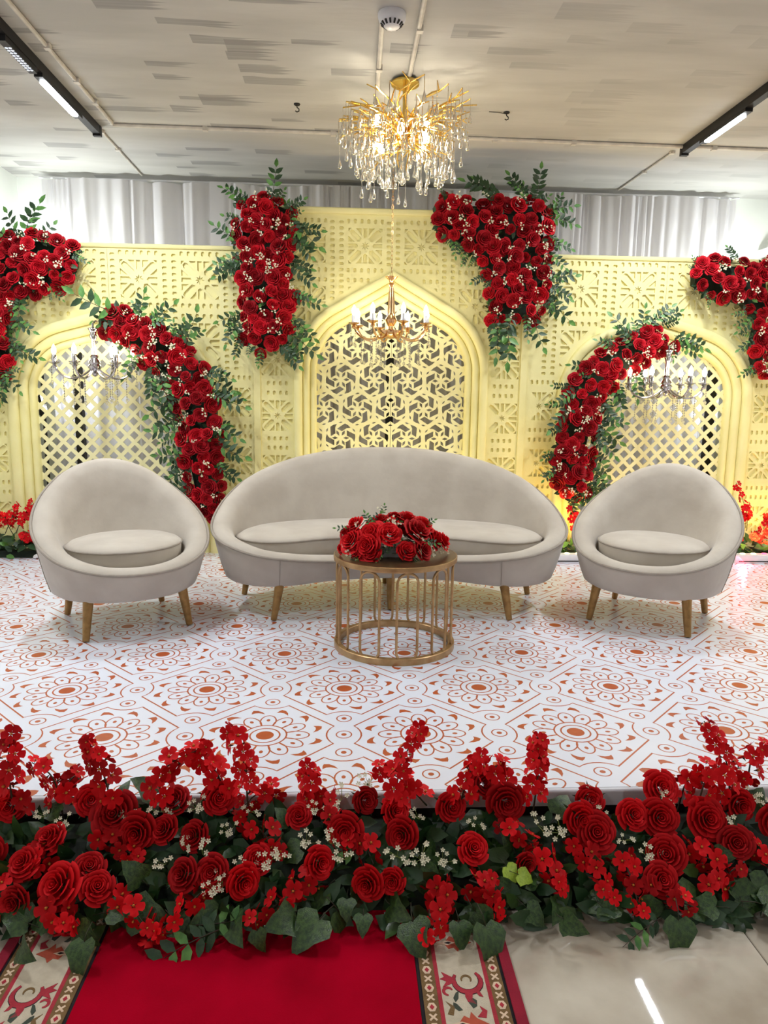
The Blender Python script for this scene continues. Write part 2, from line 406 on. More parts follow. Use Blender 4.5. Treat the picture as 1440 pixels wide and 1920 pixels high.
V3 = np.zeros((len(V), 3), np.float32); V3[:, :2] = V
me = bpy.data.meshes.new('printed_vinyl'); me.vertices.add(len(V3)); me.vertices.foreach_set('co', V3.ravel())
me.loops.add(len(T)*3); me.loops.foreach_set('vertex_index', T.ravel())
me.polygons.add(len(T)); me.polygons.foreach_set('loop_start', np.arange(0, len(T)*3, 3, dtype=np.int32))
me.materials.append(MATS['vinyl']); me.materials.append(MATS['print_orange']); me.polygons.foreach_set('material_index', Mi); me.update(); me.validate()
st = thing('stage', 'low white stage with orange medallion printed vinyl top', 'stage', (.45, STAGE_Y, ZF))
o = link('printed_vinyl', me, st, loc=(-.45, -STAGE_Y, -ZF)); o['label'] = 'white glossy vinyl printed with orange flower medallions'
yl = STAGE_Y
lip = MB(); n = 10
rings = []
for x in (XL+.005, XR-.005):
    prof = [(yl, -.001)]+[(yl-.012*math.sin(t*PI/2/5), -.013+.012*math.cos(t*PI/2/5)) for t in range(6)]+[(yl-.014, -.055), (yl-.010, -.055), (yl-.008, -.012), (yl, -.012)]
    rings.append([(x-.45, y-STAGE_Y, z-ZF) for y, z in prof])
lip.loft(rings); lip.build('front_lip', 'skirt', st)
MB().box(XL-.445, XR-.455, .0, YB-STAGE_Y-.01, .0, .185).build('platform', 'dark_wood', st, smooth=False)

# ------------------------------------------------------------------ backdrop
WY = 5.6
def arch_pts(cx, w, r1, th, spring, d, n_leg=4, n_arc=14, n_line=4, z0=0.):
    ww, r = w-d, r1-d; c = -(w-r1); L = []
    for i in range(n_leg): L.append((-ww, z0+(spring-z0)*i/n_leg))
    for i in range(n_arc+1):
        a = PI-(PI-th)*i/n_arc; L.append((c+r*math.cos(a), spring+r*math.sin(a)))
    xe, ze = L[-1]; dx, dz = math.sin(th), -math.cos(th); t = -xe/dx
    for i in range(1, n_line+1): L.append((xe+dx*t*i/n_line, ze+dz*t*i/n_line))
    R_ = [(-x, z) for x, z in reversed(L[:-1])]
    return [(cx+x, z) for x, z in L+R_]
ARC_C = dict(cx=.346, w=.752, r1=.55, th=math.radians(120), spring=1.435)
ARC_L = dict(cx=-1.78, w=.785, r1=.55, th=math.radians(105), spring=1.235)
ARC_R = dict(cx=2.445, w=.785, r1=.55, th=math.radians(105), spring=1.265)
def rot2(L, a, cx=0, cy=0): return [(cx+x*math.cos(a)-y*math.sin(a), cy+x*math.sin(a)+y*math.cos(a)) for x, y in L]
def slot(cx, cy, w, h, c=.006):
    a, b = w/2, h/2
    return [(cx-a+c, cy-b), (cx+a-c, cy-b), (cx+a, cy-b+c), (cx+a, cy+b-c), (cx+a-c, cy+b), (cx-a+c, cy+b), (cx-a, cy+b-c), (cx-a, cy-b+c)]
def star_holes(cx, cy, s=1.):
    H = []
    for k in range(4):
        a = PI/4+k*PI/2
        H.append(rot2([(.052*s, 0), (.066*s, -.021*s), (.148*s, -.021*s), (.166*s, -.011*s), (.166*s, .011*s), (.148*s, .021*s), (.066*s, .021*s)], a, cx, cy))
        a = k*PI/2
        H.append(rot2([(.058*s, 0), (.070*s, -.016*s), (.136*s, -.016*s), (.136*s, .016*s), (.070*s, .016*s)], a, cx, cy))
        for sg in (-1, 1):
            t = [(.136*s, sg*.030*s), (.136*s, sg*.076*s), (.083*s, sg*.030*s)]
            if sg < 0: t = t[::-1]
            H.append(rot2(t, a, cx, cy))
        H.append(rot2([(.176*s, -.018*s), (.193*s, 0), (.176*s, .018*s)], PI/4+a, cx, cy))
    st_ = []
    for k in range(16):
        r = (.034 if k % 2 == 0 else .014)*s; st_.append((cx+r*math.cos(k*PI/8), cy+r*math.sin(k*PI/8)))
    H.append(st_)
    return H
def carved_board(name, x0, x1, z0, z1, stars, slots, archs, parent):
    polys = [[(x0, z0), (x1, z0), (x1, z1), (x0, z1)]]; na = []
    for A in archs:
        polys.append(arch_pts(d=.06, z0=-.05, **A)); na.append(len(polys)-1)
    outer = [arch_pts(d=-.012, z0=-.05, **A) for A in archs]
    H = []
    for (cx, cz, s) in stars: H += star_holes(cx, cz, s)
    H += slots
    for h in H:
        if any(not (x0+.012 < x < x1-.012 and z0+.012 < z < z1-.012) for x, z in h): continue
        if any(inpoly(x, z, o) for o in outer for x, z in h): continue
        polys.append(h)
    V, T, O = cdt(polys)
    nh = 1+len(archs); D = .014
    mb = MB(); nv = len(V)
    vs = [(x, WY, z) for x, z in V]+[(x, WY+D, z) for x, z in V]; fs = []; kind = {}
    for t, o in zip(T, O):
        if 0 not in o or any(a in o for a in na): continue
        hole = any(i >= nh for i in o); a, b, c = t
        fs.append((a+nv, b+nv, c+nv) if hole else (a, b, c))
        for p, q in ((a, b), (b, c), (c, a)): kind[(p, q)] = hole
    for (p, q), h in kind.items():
        if not h and kind.get((q, p)) is True: fs.append((q, p, p+nv, q+nv))
    # sides
    for (p, q), h in kind.items():
        if (q, p) not in kind and not h: fs.append((q, p, p+nv, q+nv))
    used = sorted({i for f in fs for i in f}); mp = {i: k for k, i in enumerate(used)}
    mb.add([vs[i] for i in used], [tuple(mp[i] for i in f) for f in fs])
    return mb.build(name, 'cream', parent, smooth=False, loc=-Vector(parent.location))
def slotgrid(x0, x1, z0, z1, centers, P_, s=1.):
    """rows of slots above/below each star, columns of slots left/right"""
    out = []
    for cx, cz, sc in centers:
        for sg in (-1, 1):
            for k in range(6): out.append(slot(cx+(k-2.5)*.052, cz+sg*.187*P_/.45, .024, .034))
    return out
def colslots(xs, z0, z1, step=.0455):
    out = []
    for x in xs:
        k = 0
        while z0+k*step < z1: out.append(slot(x, z0+k*step, .034, .022)); k += 1
    return out
def moulding(A, bands, parent, loc):
    for i, (d0, d1, y0, y1) in enumerate(bands):
        n = 9; rings = []
        prof = [(d0, y1)]+[(d0+(d1-d0)*(1-math.cos(PI*t/(n-1)))/2, y0+(y1-y0)*(1-math.sin(PI*t/(n-1))**.55)*.8) for t in range(n)]+[(d1, y1)]
        rings = [[(x, y, z) for x, z in arch_pts(d=d, **A)] for d, y in prof]
        mb = MB(); mb.loft(rings, closed=False, caps=False); mb.build('moulding', 'cream', parent, loc=-Vector(loc), angle=50)
def backdrop(name, label, loc): return thing(name, label, 'backdrop', loc)
# centre panel
CX0, CX1, CZ = -.715, 1.405, 2.63
bd = backdrop('backdrop_panel', 'tall cream carved backdrop panel with pointed arch behind the sofa', (.345, WY, 0))
stars = []
rows = [2.36-.425*k for k in range(6)]
for r_, z in enumerate(rows):
    if r_ < 2: stars += [(.345+dx, z, .93) for dx in (-.6375, -.2125, .2125, .6375)]
    else: stars += [(-.535, z, .86), (1.225, z, .86)]
for x in (-.29,):
    pass
sl = []
for cx, cz, s in stars:
    for sg in (-1, 1):
        for k in range(6): sl.append(slot(cx+(k-2.5)*.049*s/.9, cz+sg*.176, .022, .032))
sl += colslots([.345-.425-.034, .345-.425+.034, .345-.034, .345+.034, .345+.425-.034, .345+.425+.034, .345-.85+.03, .345+.85-.03], 1.72, 2.56, .0425)
sl += colslots([-.62, 1.31], 1.74, 2.56, .0425)
carved_board('carved_board', CX0+.05, CX1-.05, 0, CZ-.045, stars, sl, [ARC_C], bd)
for x in (CX0, CX1-.05): MB().box(x-.345, x+.05-.345, -.012, .03, 0, CZ-.045).build('edge_trim', 'cream', bd)
MB().loft([[(x-.345, -y, z) for y, z in [(-.03, CZ-.045), (.012, CZ-.045), (.02, CZ-.03), (.018, CZ-.008), (.006, CZ), (-.03, CZ)]] for x in (CX0, CX1)]).build('top_trim', 'cream', bd)
moulding(ARC_C, [(0, .066, -.055+WY, WY+.0), (.062, .122, -.03+WY, WY+.03), (.118, .172, WY-.005, WY+.06)], bd, bd.location)
# pierced hexagonal screen, two mirrored halves
def hex_screen(A, parent):
    arch = arch_pts(d=.15, **A); cx = A['cx']; yb, yf = WY+.058, WY+.048
    d = .262; rw = d*math.sqrt(3)/2
    def holes(fx, fz):
        H = []
        pol = lambda r, a: (fx+r*math.cos(math.radians(a)), fz+r*math.sin(math.radians(a)))
        Q = [(.049, .060), (.115, .028), (.117, 0), (.109, -.030), (.092, -.004), (.050, .017)]
        for k in range(6):
            a = k*60; ar = math.radians(a)
            H.append([pol(.020, a), pol(.042, a-14), pol(.047, a-13), pol(.069, a), pol(.047, a+13), pol(.042, a+14)])
            H.append(rot2(Q, ar, fx, fz))
            c = pol(.1215, a+30); H.append(rot2([(-.018, 0), (-.002, -.0068), (.018, 0), (.002, .0068)], math.radians(a+30+100), *c))
        return H
    HH = []
    z0 = 1.37
    for r_ in range(-7, 4):
        for i in range(-4, 1):
            fx = cx+i*d+(.5*d if r_ % 2 == 0 else 0)-.0; fz = z0+r_*rw
            if r_ % 2 == 0: fx -= d
            HH += holes(fx, fz)
    for side in (-1, 1):
        half = [(x, z) for x, z in arch if (x <= cx+1e-6)]
        if side < 0: poly = half+[(cx-.0015, half[-1][1]), (cx-.0015, 0)]
        else: poly = None
        polyL = [p for p in half if p[0] < cx-.002]+[(cx-.0015, half[-1][1]), (cx-.0015, 0.)]
        if side < 0: pls = [polyL]+[h for h in HH if min(x for x, z in h) < cx-.006]
        else: pls = [[(2*cx-x, z) for x, z in reversed(polyL)]]+[[(2*cx-x, z) for x, z in reversed(h)] for h in HH if min(x for x, z in h) < cx-.006]
        # keep a rim of solid board at the arch edge
        V, T, O = cdt(pls)
        rim = arch_pts(d=.175, **A)
        keep = []
        for t, o in zip(T, O):
            g = 0 in o and not any(i > 0 for i in o)
            keep.append(g)
        mb = plate(V, T, keep, yf, yb, lambda x, z, y: (x, y, z))
        mb.build('pierced_screen', 'cream_screen', parent, smooth=False, loc=-Vector(parent.location))
hex_screen(ARC_C, bd)
# side panels
def side_panel(label, x0, x1, ARC, inner, flip):
    cx = ARC['cx']; loc = (cx, WY, 0); p = backdrop('backdrop_panel', label, loc); Z1 = 2.335
    P_ = .45
    seam = cx+(-.0 if not flip else .03)
    cols = [seam+.225, seam+.675, seam-.225, seam-.675]
    stars = []; zr = [2.085-.45*k for k in range(5)]
    for r_, z in enumerate(zr):
        if r_ < 2: stars += [(c, z, 1.) for c in cols]
        else: stars += [(cx-.93, z, .8), (cx+.93, z, .8)]
    if True:
        stars += [(cx-.93, zr[1]+.0, .8)] if False else []
    sl = []
    for c, z, s in stars:
        for sg in (-1, 1):
            for k in range(6): sl.append(slot(c+(k-2.5)*.053*s, z+sg*.187, .024*s, .034))
    sl += colslots([seam+s_*a for s_ in (-1, 1) for a in (.035, .415, .485, .865, .935)], 1.44, 2.30)
    for b0, b1 in ((x0, seam-.001), (seam+.001, x1)):
        carved_board('carved_board', b0, b1, 0, Z1-.03, stars, sl, [ARC], p)
    MB().loft([[(x-cx, -y, z) for y, z in [(-.03, Z1-.03), (.01, Z1-.03), (.016, Z1-.02), (.015, Z1-.006), (.004, Z1), (-.03, Z1)]] for x in (x0, x1)]).build('top_trim', 'cream', p)
    moulding(ARC, [(0, .078, WY-.05, WY), (.074, .145, WY-.025, WY+.03), (.141, .195, WY-.0, WY+.06)], p, loc)
    arch = arch_pts(d=.175, **ARC); pls = [arch]; pt = .1085
    for i in range(-8, 9):
        for j in range(0, 40):
            hx = cx+i*pt+(.5*pt if j % 2 else 0)+.02; hz = .05+j*pt/2
            h = [(hx+.0345, hz), (hx, hz+.0345), (hx-.0345, hz), (hx, hz-.0345)]
            if all(inpoly(x, z, arch_pts(d=.10, **ARC)) and z > .02 for x, z in h): pls.append(h)
    V, T, O = cdt(pls)
    keep = [0 in o and not any(i > 0 for i in o) for o in O]
    plate(V, T, keep, WY+.048, WY+.058, lambda x, z, y: (x, y, z)).build('lattice_screen', 'cream_screen', p, smooth=False, loc=-Vector(loc))
    return p
side_panel('cream carved backdrop panel with diamond lattice arch at the left', XL+.01, CX0-.002, ARC_L, 1, False)
side_panel('cream carved backdrop panel with diamond lattice arch at the right', CX1+.002, XR-.01, ARC_R, -1, True)
for x, l in ((.345, 'dark support post behind the pierced screen of the middle arch'), (-2.12, 'dark upright standing in for the shaded curtain gap behind the left lattice screen'), (3.02, 'added dark upright behind the right lattice screen')):
    mb = MB().box(-.03, .03, -.03, .03, 0, 2.2); mb.box(-.12, .12, -.12, .12, 0, .012); mb.box(-.04, .04, -.04, .04, 2.2, 2.215)  # side uprights are added for the dark gaps between curtains
    tag(mb.build('dark_upright', 'upright_metal', loc=(x, 5.82, 0), smooth=False), l, 'post')

# ------------------------------------------------------------------ curtains and back details
def curtain(x0, x1, seed, label, ztop=2.945):
    r = random.Random(seed); n = int((x1-x0)/.009); nz = 12
    folds = []; x = x0
    while x < x1:
        g = r.random(); x += r.uniform(.02, .05) if g < .62 else r.uniform(.06, .15)
        folds.append((x, r.uniform(.006, .016) if g < .62 else r.uniform(.02, .045), r.uniform(.012, .04)*r.choice((1, 1, -.7)), r.uniform(-.05, .05), r.uniform(.3, 1.)))
    X = np.linspace(x0, x1, n+1); rings = []
    for k in range(nz+1):
        t = k/nz; z = .02+(ztop-.02)*t; Yv = np.zeros(n+1)
        for fx, w_, d_, sl_, tp in folds:
            Yv += d_*(tp+(1-tp)*t if tp > .6 else 1)*np.exp(-((X-fx-sl_*(1-t))/(w_*(1.25-.35*t)))**2)
        Yv = np.clip(Yv, -.06, .09)
        rings.append([(float(xx), 6.22+float(yy), z+(.010*math.sin(6*xx+seed) if k == nz else 0)) for xx, yy in zip(X, Yv)])
    mb = MB(); mb.loft(rings, closed=False, caps=False)
    o = mb.build('curtain', 'sheer', angle=None); tag(o, label, 'curtain'); return o
curtain(-2.47, -1.13, 1, 'grey sheer curtain hanging at the far left above the backdrop')
curtain(-1.128, .365, 2, 'grey sheer curtain hanging between the tall left roses and the middle')
curtain(.367, 1.905, 3, 'grey sheer curtain hanging behind the crystal chandelier and upper right roses')
curtain(1.907, 3.30, 4, 'grey sheer curtain hanging at the far right above the backdrop')
tag(MB().tube([(-2.5, 6.25, 2.957), (3.34, 6.25, 2.957)], .008, 8).build('curtain_rail', 'plastic_white'), 'thin white rail carrying the sheer curtains under the ceiling', 'rail')
pl = thing('wooden_pelmet', 'brown ribbed wooden pelmet with white ledge on the right wall', 'pelmet', (XR-.004, 5.88, 2.2))
MB().box(-.10, -.0, -1.2, .5, .30, .36).build('ledge', 'white_wall', pl, smooth=False)
for k in range(5): MB().loft([[(-x, y, z) for x, z in [(0, .24-.05*k), (.05-.006*k, .24-.05*k), (.068-.006*k, .255-.05*k), (.068-.006*k, .278-.05*k), (.05-.006*k, .295-.05*k), (0, .295-.05*k)]] for y in (-1.2, .5)]).build('rib', 'brown_wood', pl)

# ------------------------------------------------------------------ ceiling fittings
def track(x, label, ylamps, yspots):
    t = thing('lighting_track', label, 'track light', (x, 5.2, ZC))
    MB().box(-.024, .024, -7.0, 0, -.055, -.0005).build('rail', 'black_metal', t, smooth=False)
    MB().box(-.026, .026, -.03, .002, -.066, -.0005).build('end_cap', 'black_metal', t, smooth=False)
    for y0, y1 in ylamps:
        b = MB().box(-.023, .023, y0-5.2-.05, y1-5.2+.05, -.075, -.055).build('lamp_body', 'black_metal', t, smooth=False)
        L_ = []; yy0, yy1 = y0-5.2, y1-5.2
        for k in range(17): a = PI*k/16; L_.append((.02*math.cos(a), yy1-.02+.02*math.sin(a)))
        for k in range(17): a = PI+PI*k/16; L_.append((.02*math.cos(a), yy0+.02+.02*math.sin(a)))
        MB().prism(L_, -.082, -.074).build('diffuser', 'lamp_cool', b)
        ld = bpy.data.lights.new('lamp_light', 'AREA'); ld.shape = 'RECTANGLE'; ld.size = .045; ld.size_y = (y1-y0)*.95; ld.energy = LAMP_W*(.5 if y0 < 0 else 1); ld.color = (.93, .96, 1.0)
        lo = bpy.data.objects.new('lamp_light', ld); col.objects.link(lo); lo.parent = b; lo.location = (0, (yy0+yy1)/2, -.0835)
    for y0, y1 in yspots:
        b = MB().box(-.02, .02, y0-5.2-.06, y1-5.2+.03, -.085, -.055).build('spot_body', 'black_metal', t, smooth=False)
        for i in range(10):
            for sx in (-.009, .009):
                MB().lathe([(.0075, -.0875), (.0085, -.0845), (.0085, -.084)], 8, c=(sx, y0-5.2+(i+.5)*(y1-y0)/10, 0)).build('lens', 'led_white', b)
    return t
track(-1.675, 'black ceiling track with lit linear lamp on the left', [(4.31, 4.80), (2.75, 3.24), (-1.5, -1.0)], [(3.9, 4.17)])  # both tracks: the two nearer lamps are added out of view for more light
track(2.345, 'black ceiling track with lit linear lamp on the right', [(4.42, 4.87), (2.75, 3.24), (-1.5, -1.0)], [(3.85, 4.12)])
def conduit(pts, clips, label, r=.011):
    t = thing('conduit', label, 'pipe', pts[0])
    b = Vector(pts[0])
    MB().tube([Vector(p)-b for p in pts], r, 8).build('pipe', 'conduit', t)
    for c in clips:
        c = Vector(c)-b; MB().box(c.x-.016, c.x+.016, c.y-.016, c.y+.016, c.z-r-.004, c.z+r).build('clip', 'conduit', t, smooth=False)
zc = ZC-.012
conduit([(-1.52, -1.5, zc), (-1.545, 5.08, zc), (-1.55, 5.1, zc)], [(-1.537, y, zc) for y in (2.5, 3.3, 4.05, 4.45, 4.75)], 'white ceiling conduit beside the left lighting track')
conduit([(-1.55, 5.125, zc), (.4, 5.14, zc), (XR-.01, 5.19, zc)], [(x, 5.125+.0125*(x+1.5), zc) for x in (-.95, -.1, 1.0, 1.55, 2.55)], 'long white conduit running across the ceiling above the backdrop', .012)
conduit([(-1.67, 5.24, ZC-.008), (-1.675, 6.24, ZC-.008)], [(-1.672, 5.27, ZC-.008), (-1.673, 5.62, ZC-.008)], 'thin conduit from the left track to the curtain', .007)
conduit([(2.31, 5.28, ZC-.008), (2.28, 6.24, ZC-.008)], [(2.31, 5.3, ZC-.008), (2.295, 5.75, ZC-.008)], 'thin conduit from the right track to the curtain', .007)
conduit([(.155, 3.60, zc), (.165, 4.32, zc), (.17, 4.40, zc)], [(.165, 4.15, zc)], 'short conduit running back from the smoke detector', .013)
conduit([(.345, -1.5, zc), (.335, 4.20, zc), (.334, 4.215, zc)], [(.340, 3.72, zc)], 'conduit feeding the crystal chandelier', .012)
sd = thing('smoke_detector', 'round white smoke detector with dark vents on the ceiling', 'detector', (.2, 3.62, ZC))
MB().lathe([(.001, -.062), (.03, -.06), (.036, -.056), (.05, -.04), (.062, -.03), (.066, -.015), (.066, -.0005)], 24).build('body', 'plastic_white', sd)
for k in range(14):
    a = 2*PI*k/14; mb = MB().box(-.0035, .0035, -.004, .004, -.010, .010)
    mb.build('vent', 'dark_slot', sd, smooth=False, loc=(.0445*math.cos(a), .0445*math.sin(a), -.047), rot=(0, math.radians(50), a))
for (x, y), l in (((-.313, 4.70), 'small dark ceiling hook left of the crystal chandelier'), ((.982, 4.71), 'small dark ceiling hook with wire right of the crystal chandelier')):
    h = thing('ceiling_hook', l, 'hook', (x, y, ZC))
    MB().lathe([(.016, -.008), (.02, -.004), (.02, -.0005)], 10).build('plate', 'dark_slot', h)
    MB().tube([(0, 0, -.004), (0, 0, -.02), (.012, 0, -.03), (.012, 0, -.04), (0, 0, -.046), (-.01, 0, -.04)], .0035, 6).build('hook', 'dark_slot', h)
    if x > 0: MB().tube([(0, 0, -.01), (-.05, 0, -.004), (-.11, 0, -.002)], .002, 5).build('wire', 'dark_slot', h)

# ------------------------------------------------------------------ crystal chandelier
def drop_mesh(L_):
    mb = MB(); mb.tube([(0, 0, 0), (0, 0, -L_+.05)], .0022, 5)
    mb.lathe([(.0015, -L_+.06), (.004, -L_+.045), (.009, -L_+.028), (.0125, -L_+.013), (.010, -L_+.003), (.004, -L_)], 10)
    return mb.mesh('crystal_drop', 'crystal')
ch = thing('crystal_chandelier', 'large gold branch chandelier dripping with glass drops', 'chandelier', (.318, 4.31, ZC))
MB().lathe([(.03, -.03), (.078, -.028), (.08, -.022), (.08, -.016), (.06, -.014), (.055, -.0005)], 28).build('canopy', 'gold', ch)
MB().lathe([(.006, -.35), (.03, -.34), (.042, -.31), (.03, -.28), (.014, -.26), (.012, -.03)], 14).build('column', 'gold', ch)
drops = [drop_mesh(l) for l in (.10, .13, .17, .21)]
bulb = MB().lathe([(.003, -.03), (.012, -.026), (.019, -.010), (.019, .006), (.012, .02), (.009, .03)], 10).mesh('bulb', 'bulb_warm')
R2 = random.Random(5)
nb = 78
for k in range(nb):
    a = k*2.39996; lev = (k+.5)/nb; tip_r = (.42-.20*lev**1.3)*R2.uniform(.82, 1.05); tz = -.14-.30*lev**1.1+R2.uniform(-.03, .03)
    p = []; r0 = .02; z0 = -.28-.05*lev
    for i in range(5):
        t = i/4; rr = r0+(tip_r-r0)*t; zz = z0+(tz-z0)*t+.05*math.sin(PI*t)*(1-lev*.5); aa = a+.35*math.sin(t*5+k)*.35
        p.append((rr*math.cos(aa)+R2.uniform(-.01, .01), rr*math.sin(aa)+R2.uniform(-.01, .01), zz+R2.uniform(-.008, .008)))
    mb = MB(); mb.tube(p, [.006, .0055, .005, .0045, .0035], 5)
    q = Vector(p[2]); e = q+Vector((math.cos(a+.6)*.10, math.sin(a+.6)*.10, .035*(1-2*lev))); mb.tube([q, (q+e)/2+Vector((0, 0, .008)), e], [.0045, .004, .003], 5)
    q2 = Vector(p[3]); e2 = q2+Vector((math.cos(a-.7)*.08, math.sin(a-.7)*.08, .02)); mb.tube([q2, e2], [.004, .003], 5)
    br = mb.build('branch', 'gold', ch)
    for tip in (Vector(p[4]), e, e2, (Vector(p[3])*.6+Vector(p[2])*.4) if k % 2 else None):
        if tip is None or (tip.z > -.18 and R2.random() < .35): continue
        link('crystal_drop', drops[R2.choice((0, 1, 1, 2, 2, 3)) if tip.z < -.22 else R2.choice((0, 1, 2))], ch, loc=tip, rot=(0, 0, R2.uniform(0, 6)))
for k in range(9):
    a = k*2*PI/9+.3; r_ = .20 if k % 2 else .13; z_ = (-.30, -.36, -.26)[k % 3]
    s_ = MB().tube([(0, 0, -.29), (r_*.5*math.cos(a), r_*.5*math.sin(a), z_+.05), (r_*math.cos(a), r_*math.sin(a), z_+.035)], .005, 6)
    s_.lathe([(.012, .028), (.012, .06)], 10, c=(r_*math.cos(a), r_*math.sin(a), z_-.0)); so = s_.build('socket', 'gold', ch)
    link('bulb', bulb, so, loc=(r_*math.cos(a), r_*math.sin(a), z_))

# ------------------------------------------------------------------ candle chandeliers
def candle_chandelier(label, x, y, ztop, H, R_, narm, metal, a0, chain):
    t = thing('candle_chandelier', label, 'chandelier', (x, y, ztop), 0., 'candle chandeliers')
    zb = -H
    if chain:
        prof_ = [(.004, zb-.005), (.03, zb), (.075, zb+.018), (.092, zb+.04), (.095, zb+.052), (.07, zb+.056), (.03, zb+.062), (.022, zb+.085), (.036, zb+.11), (.042, zb+.13), (.030, zb+.15), (.026, zb+.18), (.022, -.15), (.017, -.09), (.014, -.075), (.024, -.062), (.014, -.05), (.02, -.03), (.042, -.012), (.046, -.006), (.014, -.003), (.004, 0)]
    else:
        prof_ = [(.004, zb), (.014, zb+.006), (.026, zb+.022), (.018, zb+.034), (.03, zb+.045), (.044, zb+.060), (.046, zb+.075), (.036, zb+.088), (.042, zb+.10), (.034, zb+.115), (.024, zb+.13), (.03, zb+.142), (.018, zb+.155), (.0155, -.10), (.022, -.08), (.028, -.065), (.020, -.05), (.024, -.03), (.034, -.018), (.036, -.010), (.014, -.006), (.004, 0)]
    MB().lathe(prof_, 20).build('column', metal, t)
    if chain:
        n = int((ZC-.02-ztop)/.028)
        for k in range(n):
            L_ = [(.006*math.cos(a), 0, .017*math.sin(a)) for a in [2*PI*i/12 for i in range(12)]]
            MB().tube(L_, .0016, 5, closed=True).build('chain_link', metal, t, loc=(0, 0, .012+k*.028), rot=(0, 0, PI/2*(k % 2)))
        MB().lathe([(.04, n*.028+.004), (.035, n*.028-.01), (.008, n*.028-.02)][::-1], 16).build('canopy', metal, t)
    else:
        MB().tube([(0, 0, -.01), (0, .0, .02), (0, .05, .045), (0, WY-y-.03, .05)], .008, 8).build('bracket', metal, t)
    crystal = MB()
    cup_z = zb+.085
    for k in range(narm):
        a = a0+2*PI*k/narm; c, s = math.cos(a), math.sin(a)
        pr = [(.03, zb+.05), (.08, zb+.012), (.15, zb-.012), (.21, zb+.0), (.25, zb+.035), (R_-.004, zb+.07), (R_, cup_z)]
        P3 = catmull([(r*c*R_/.27 if i < 5 else r*c, r*s*R_/.27 if i < 5 else r*s, z) for i, (r, z) in enumerate(pr)], 3, False)
        arm = MB().tube(P3, .0078, 8).build('arm', metal, t)
        cc = (R_*c, R_*s, 0)
        MB().lathe([(.007, cup_z-.03), (.018, cup_z-.018), (.012, cup_z-.006), (.020, cup_z), (.038, cup_z+.008), (.040, cup_z+.013), (.012, cup_z+.013)], 14, c=cc).build('cup', metal, arm)
        MB().lathe([(.0165, cup_z+.010), (.0165, cup_z+.062), (.015, cup_z+.064)], 12, c=cc).build('candle', 'candle' if chain else metal, arm)
        MB().lathe([(.009, cup_z+.064), (.015, cup_z+.080), (.0165, cup_z+.092), (.013, cup_z+.108), (.006, cup_z+.124), (.001, cup_z+.134)], 10, c=cc).build('bulb', 'candle_warm', arm)
        for rr, ln in ((.55, .17), (.80, .15), (1.08, .10)):
            q = (rr*R_*c, rr*R_*s); zz = zb+(-.005 if rr < 1 else .07)
            mb = MB(); 
            nb_ = int(ln/.018)
            mb.tube([(q[0], q[1], zz+.002), (q[0], q[1], zz-ln)], .0015, 4)
            for j in range(nb_): mb.lathe([(.001, -.006), (.0055, 0), (.001, .006)], 6, c=(q[0], q[1], zz-.01-j*.018))
            mb.lathe([(.001, -.03), (.010, -.016), (.008, -.004), (.001, .002)], 8, c=(q[0], q[1], zz-ln))
            mb.build('crystal_strand', 'crystal', arm)
    return t
candle_chandelier('gold candle chandelier on a chain before the middle arch', .312, 5.2, 2.085, .43, .272, 8, 'rose_gold', .25, True)
candle_chandelier('chrome candle chandelier hanging in the left lattice arch', -1.808, 5.3, 1.705, .35, .262, 6, 'chrome', .35, False)
candle_chandelier('chrome candle chandelier hanging in the right lattice arch', 2.395, 5.3, 1.625, .35, .262, 6, 'chrome', .75, False)

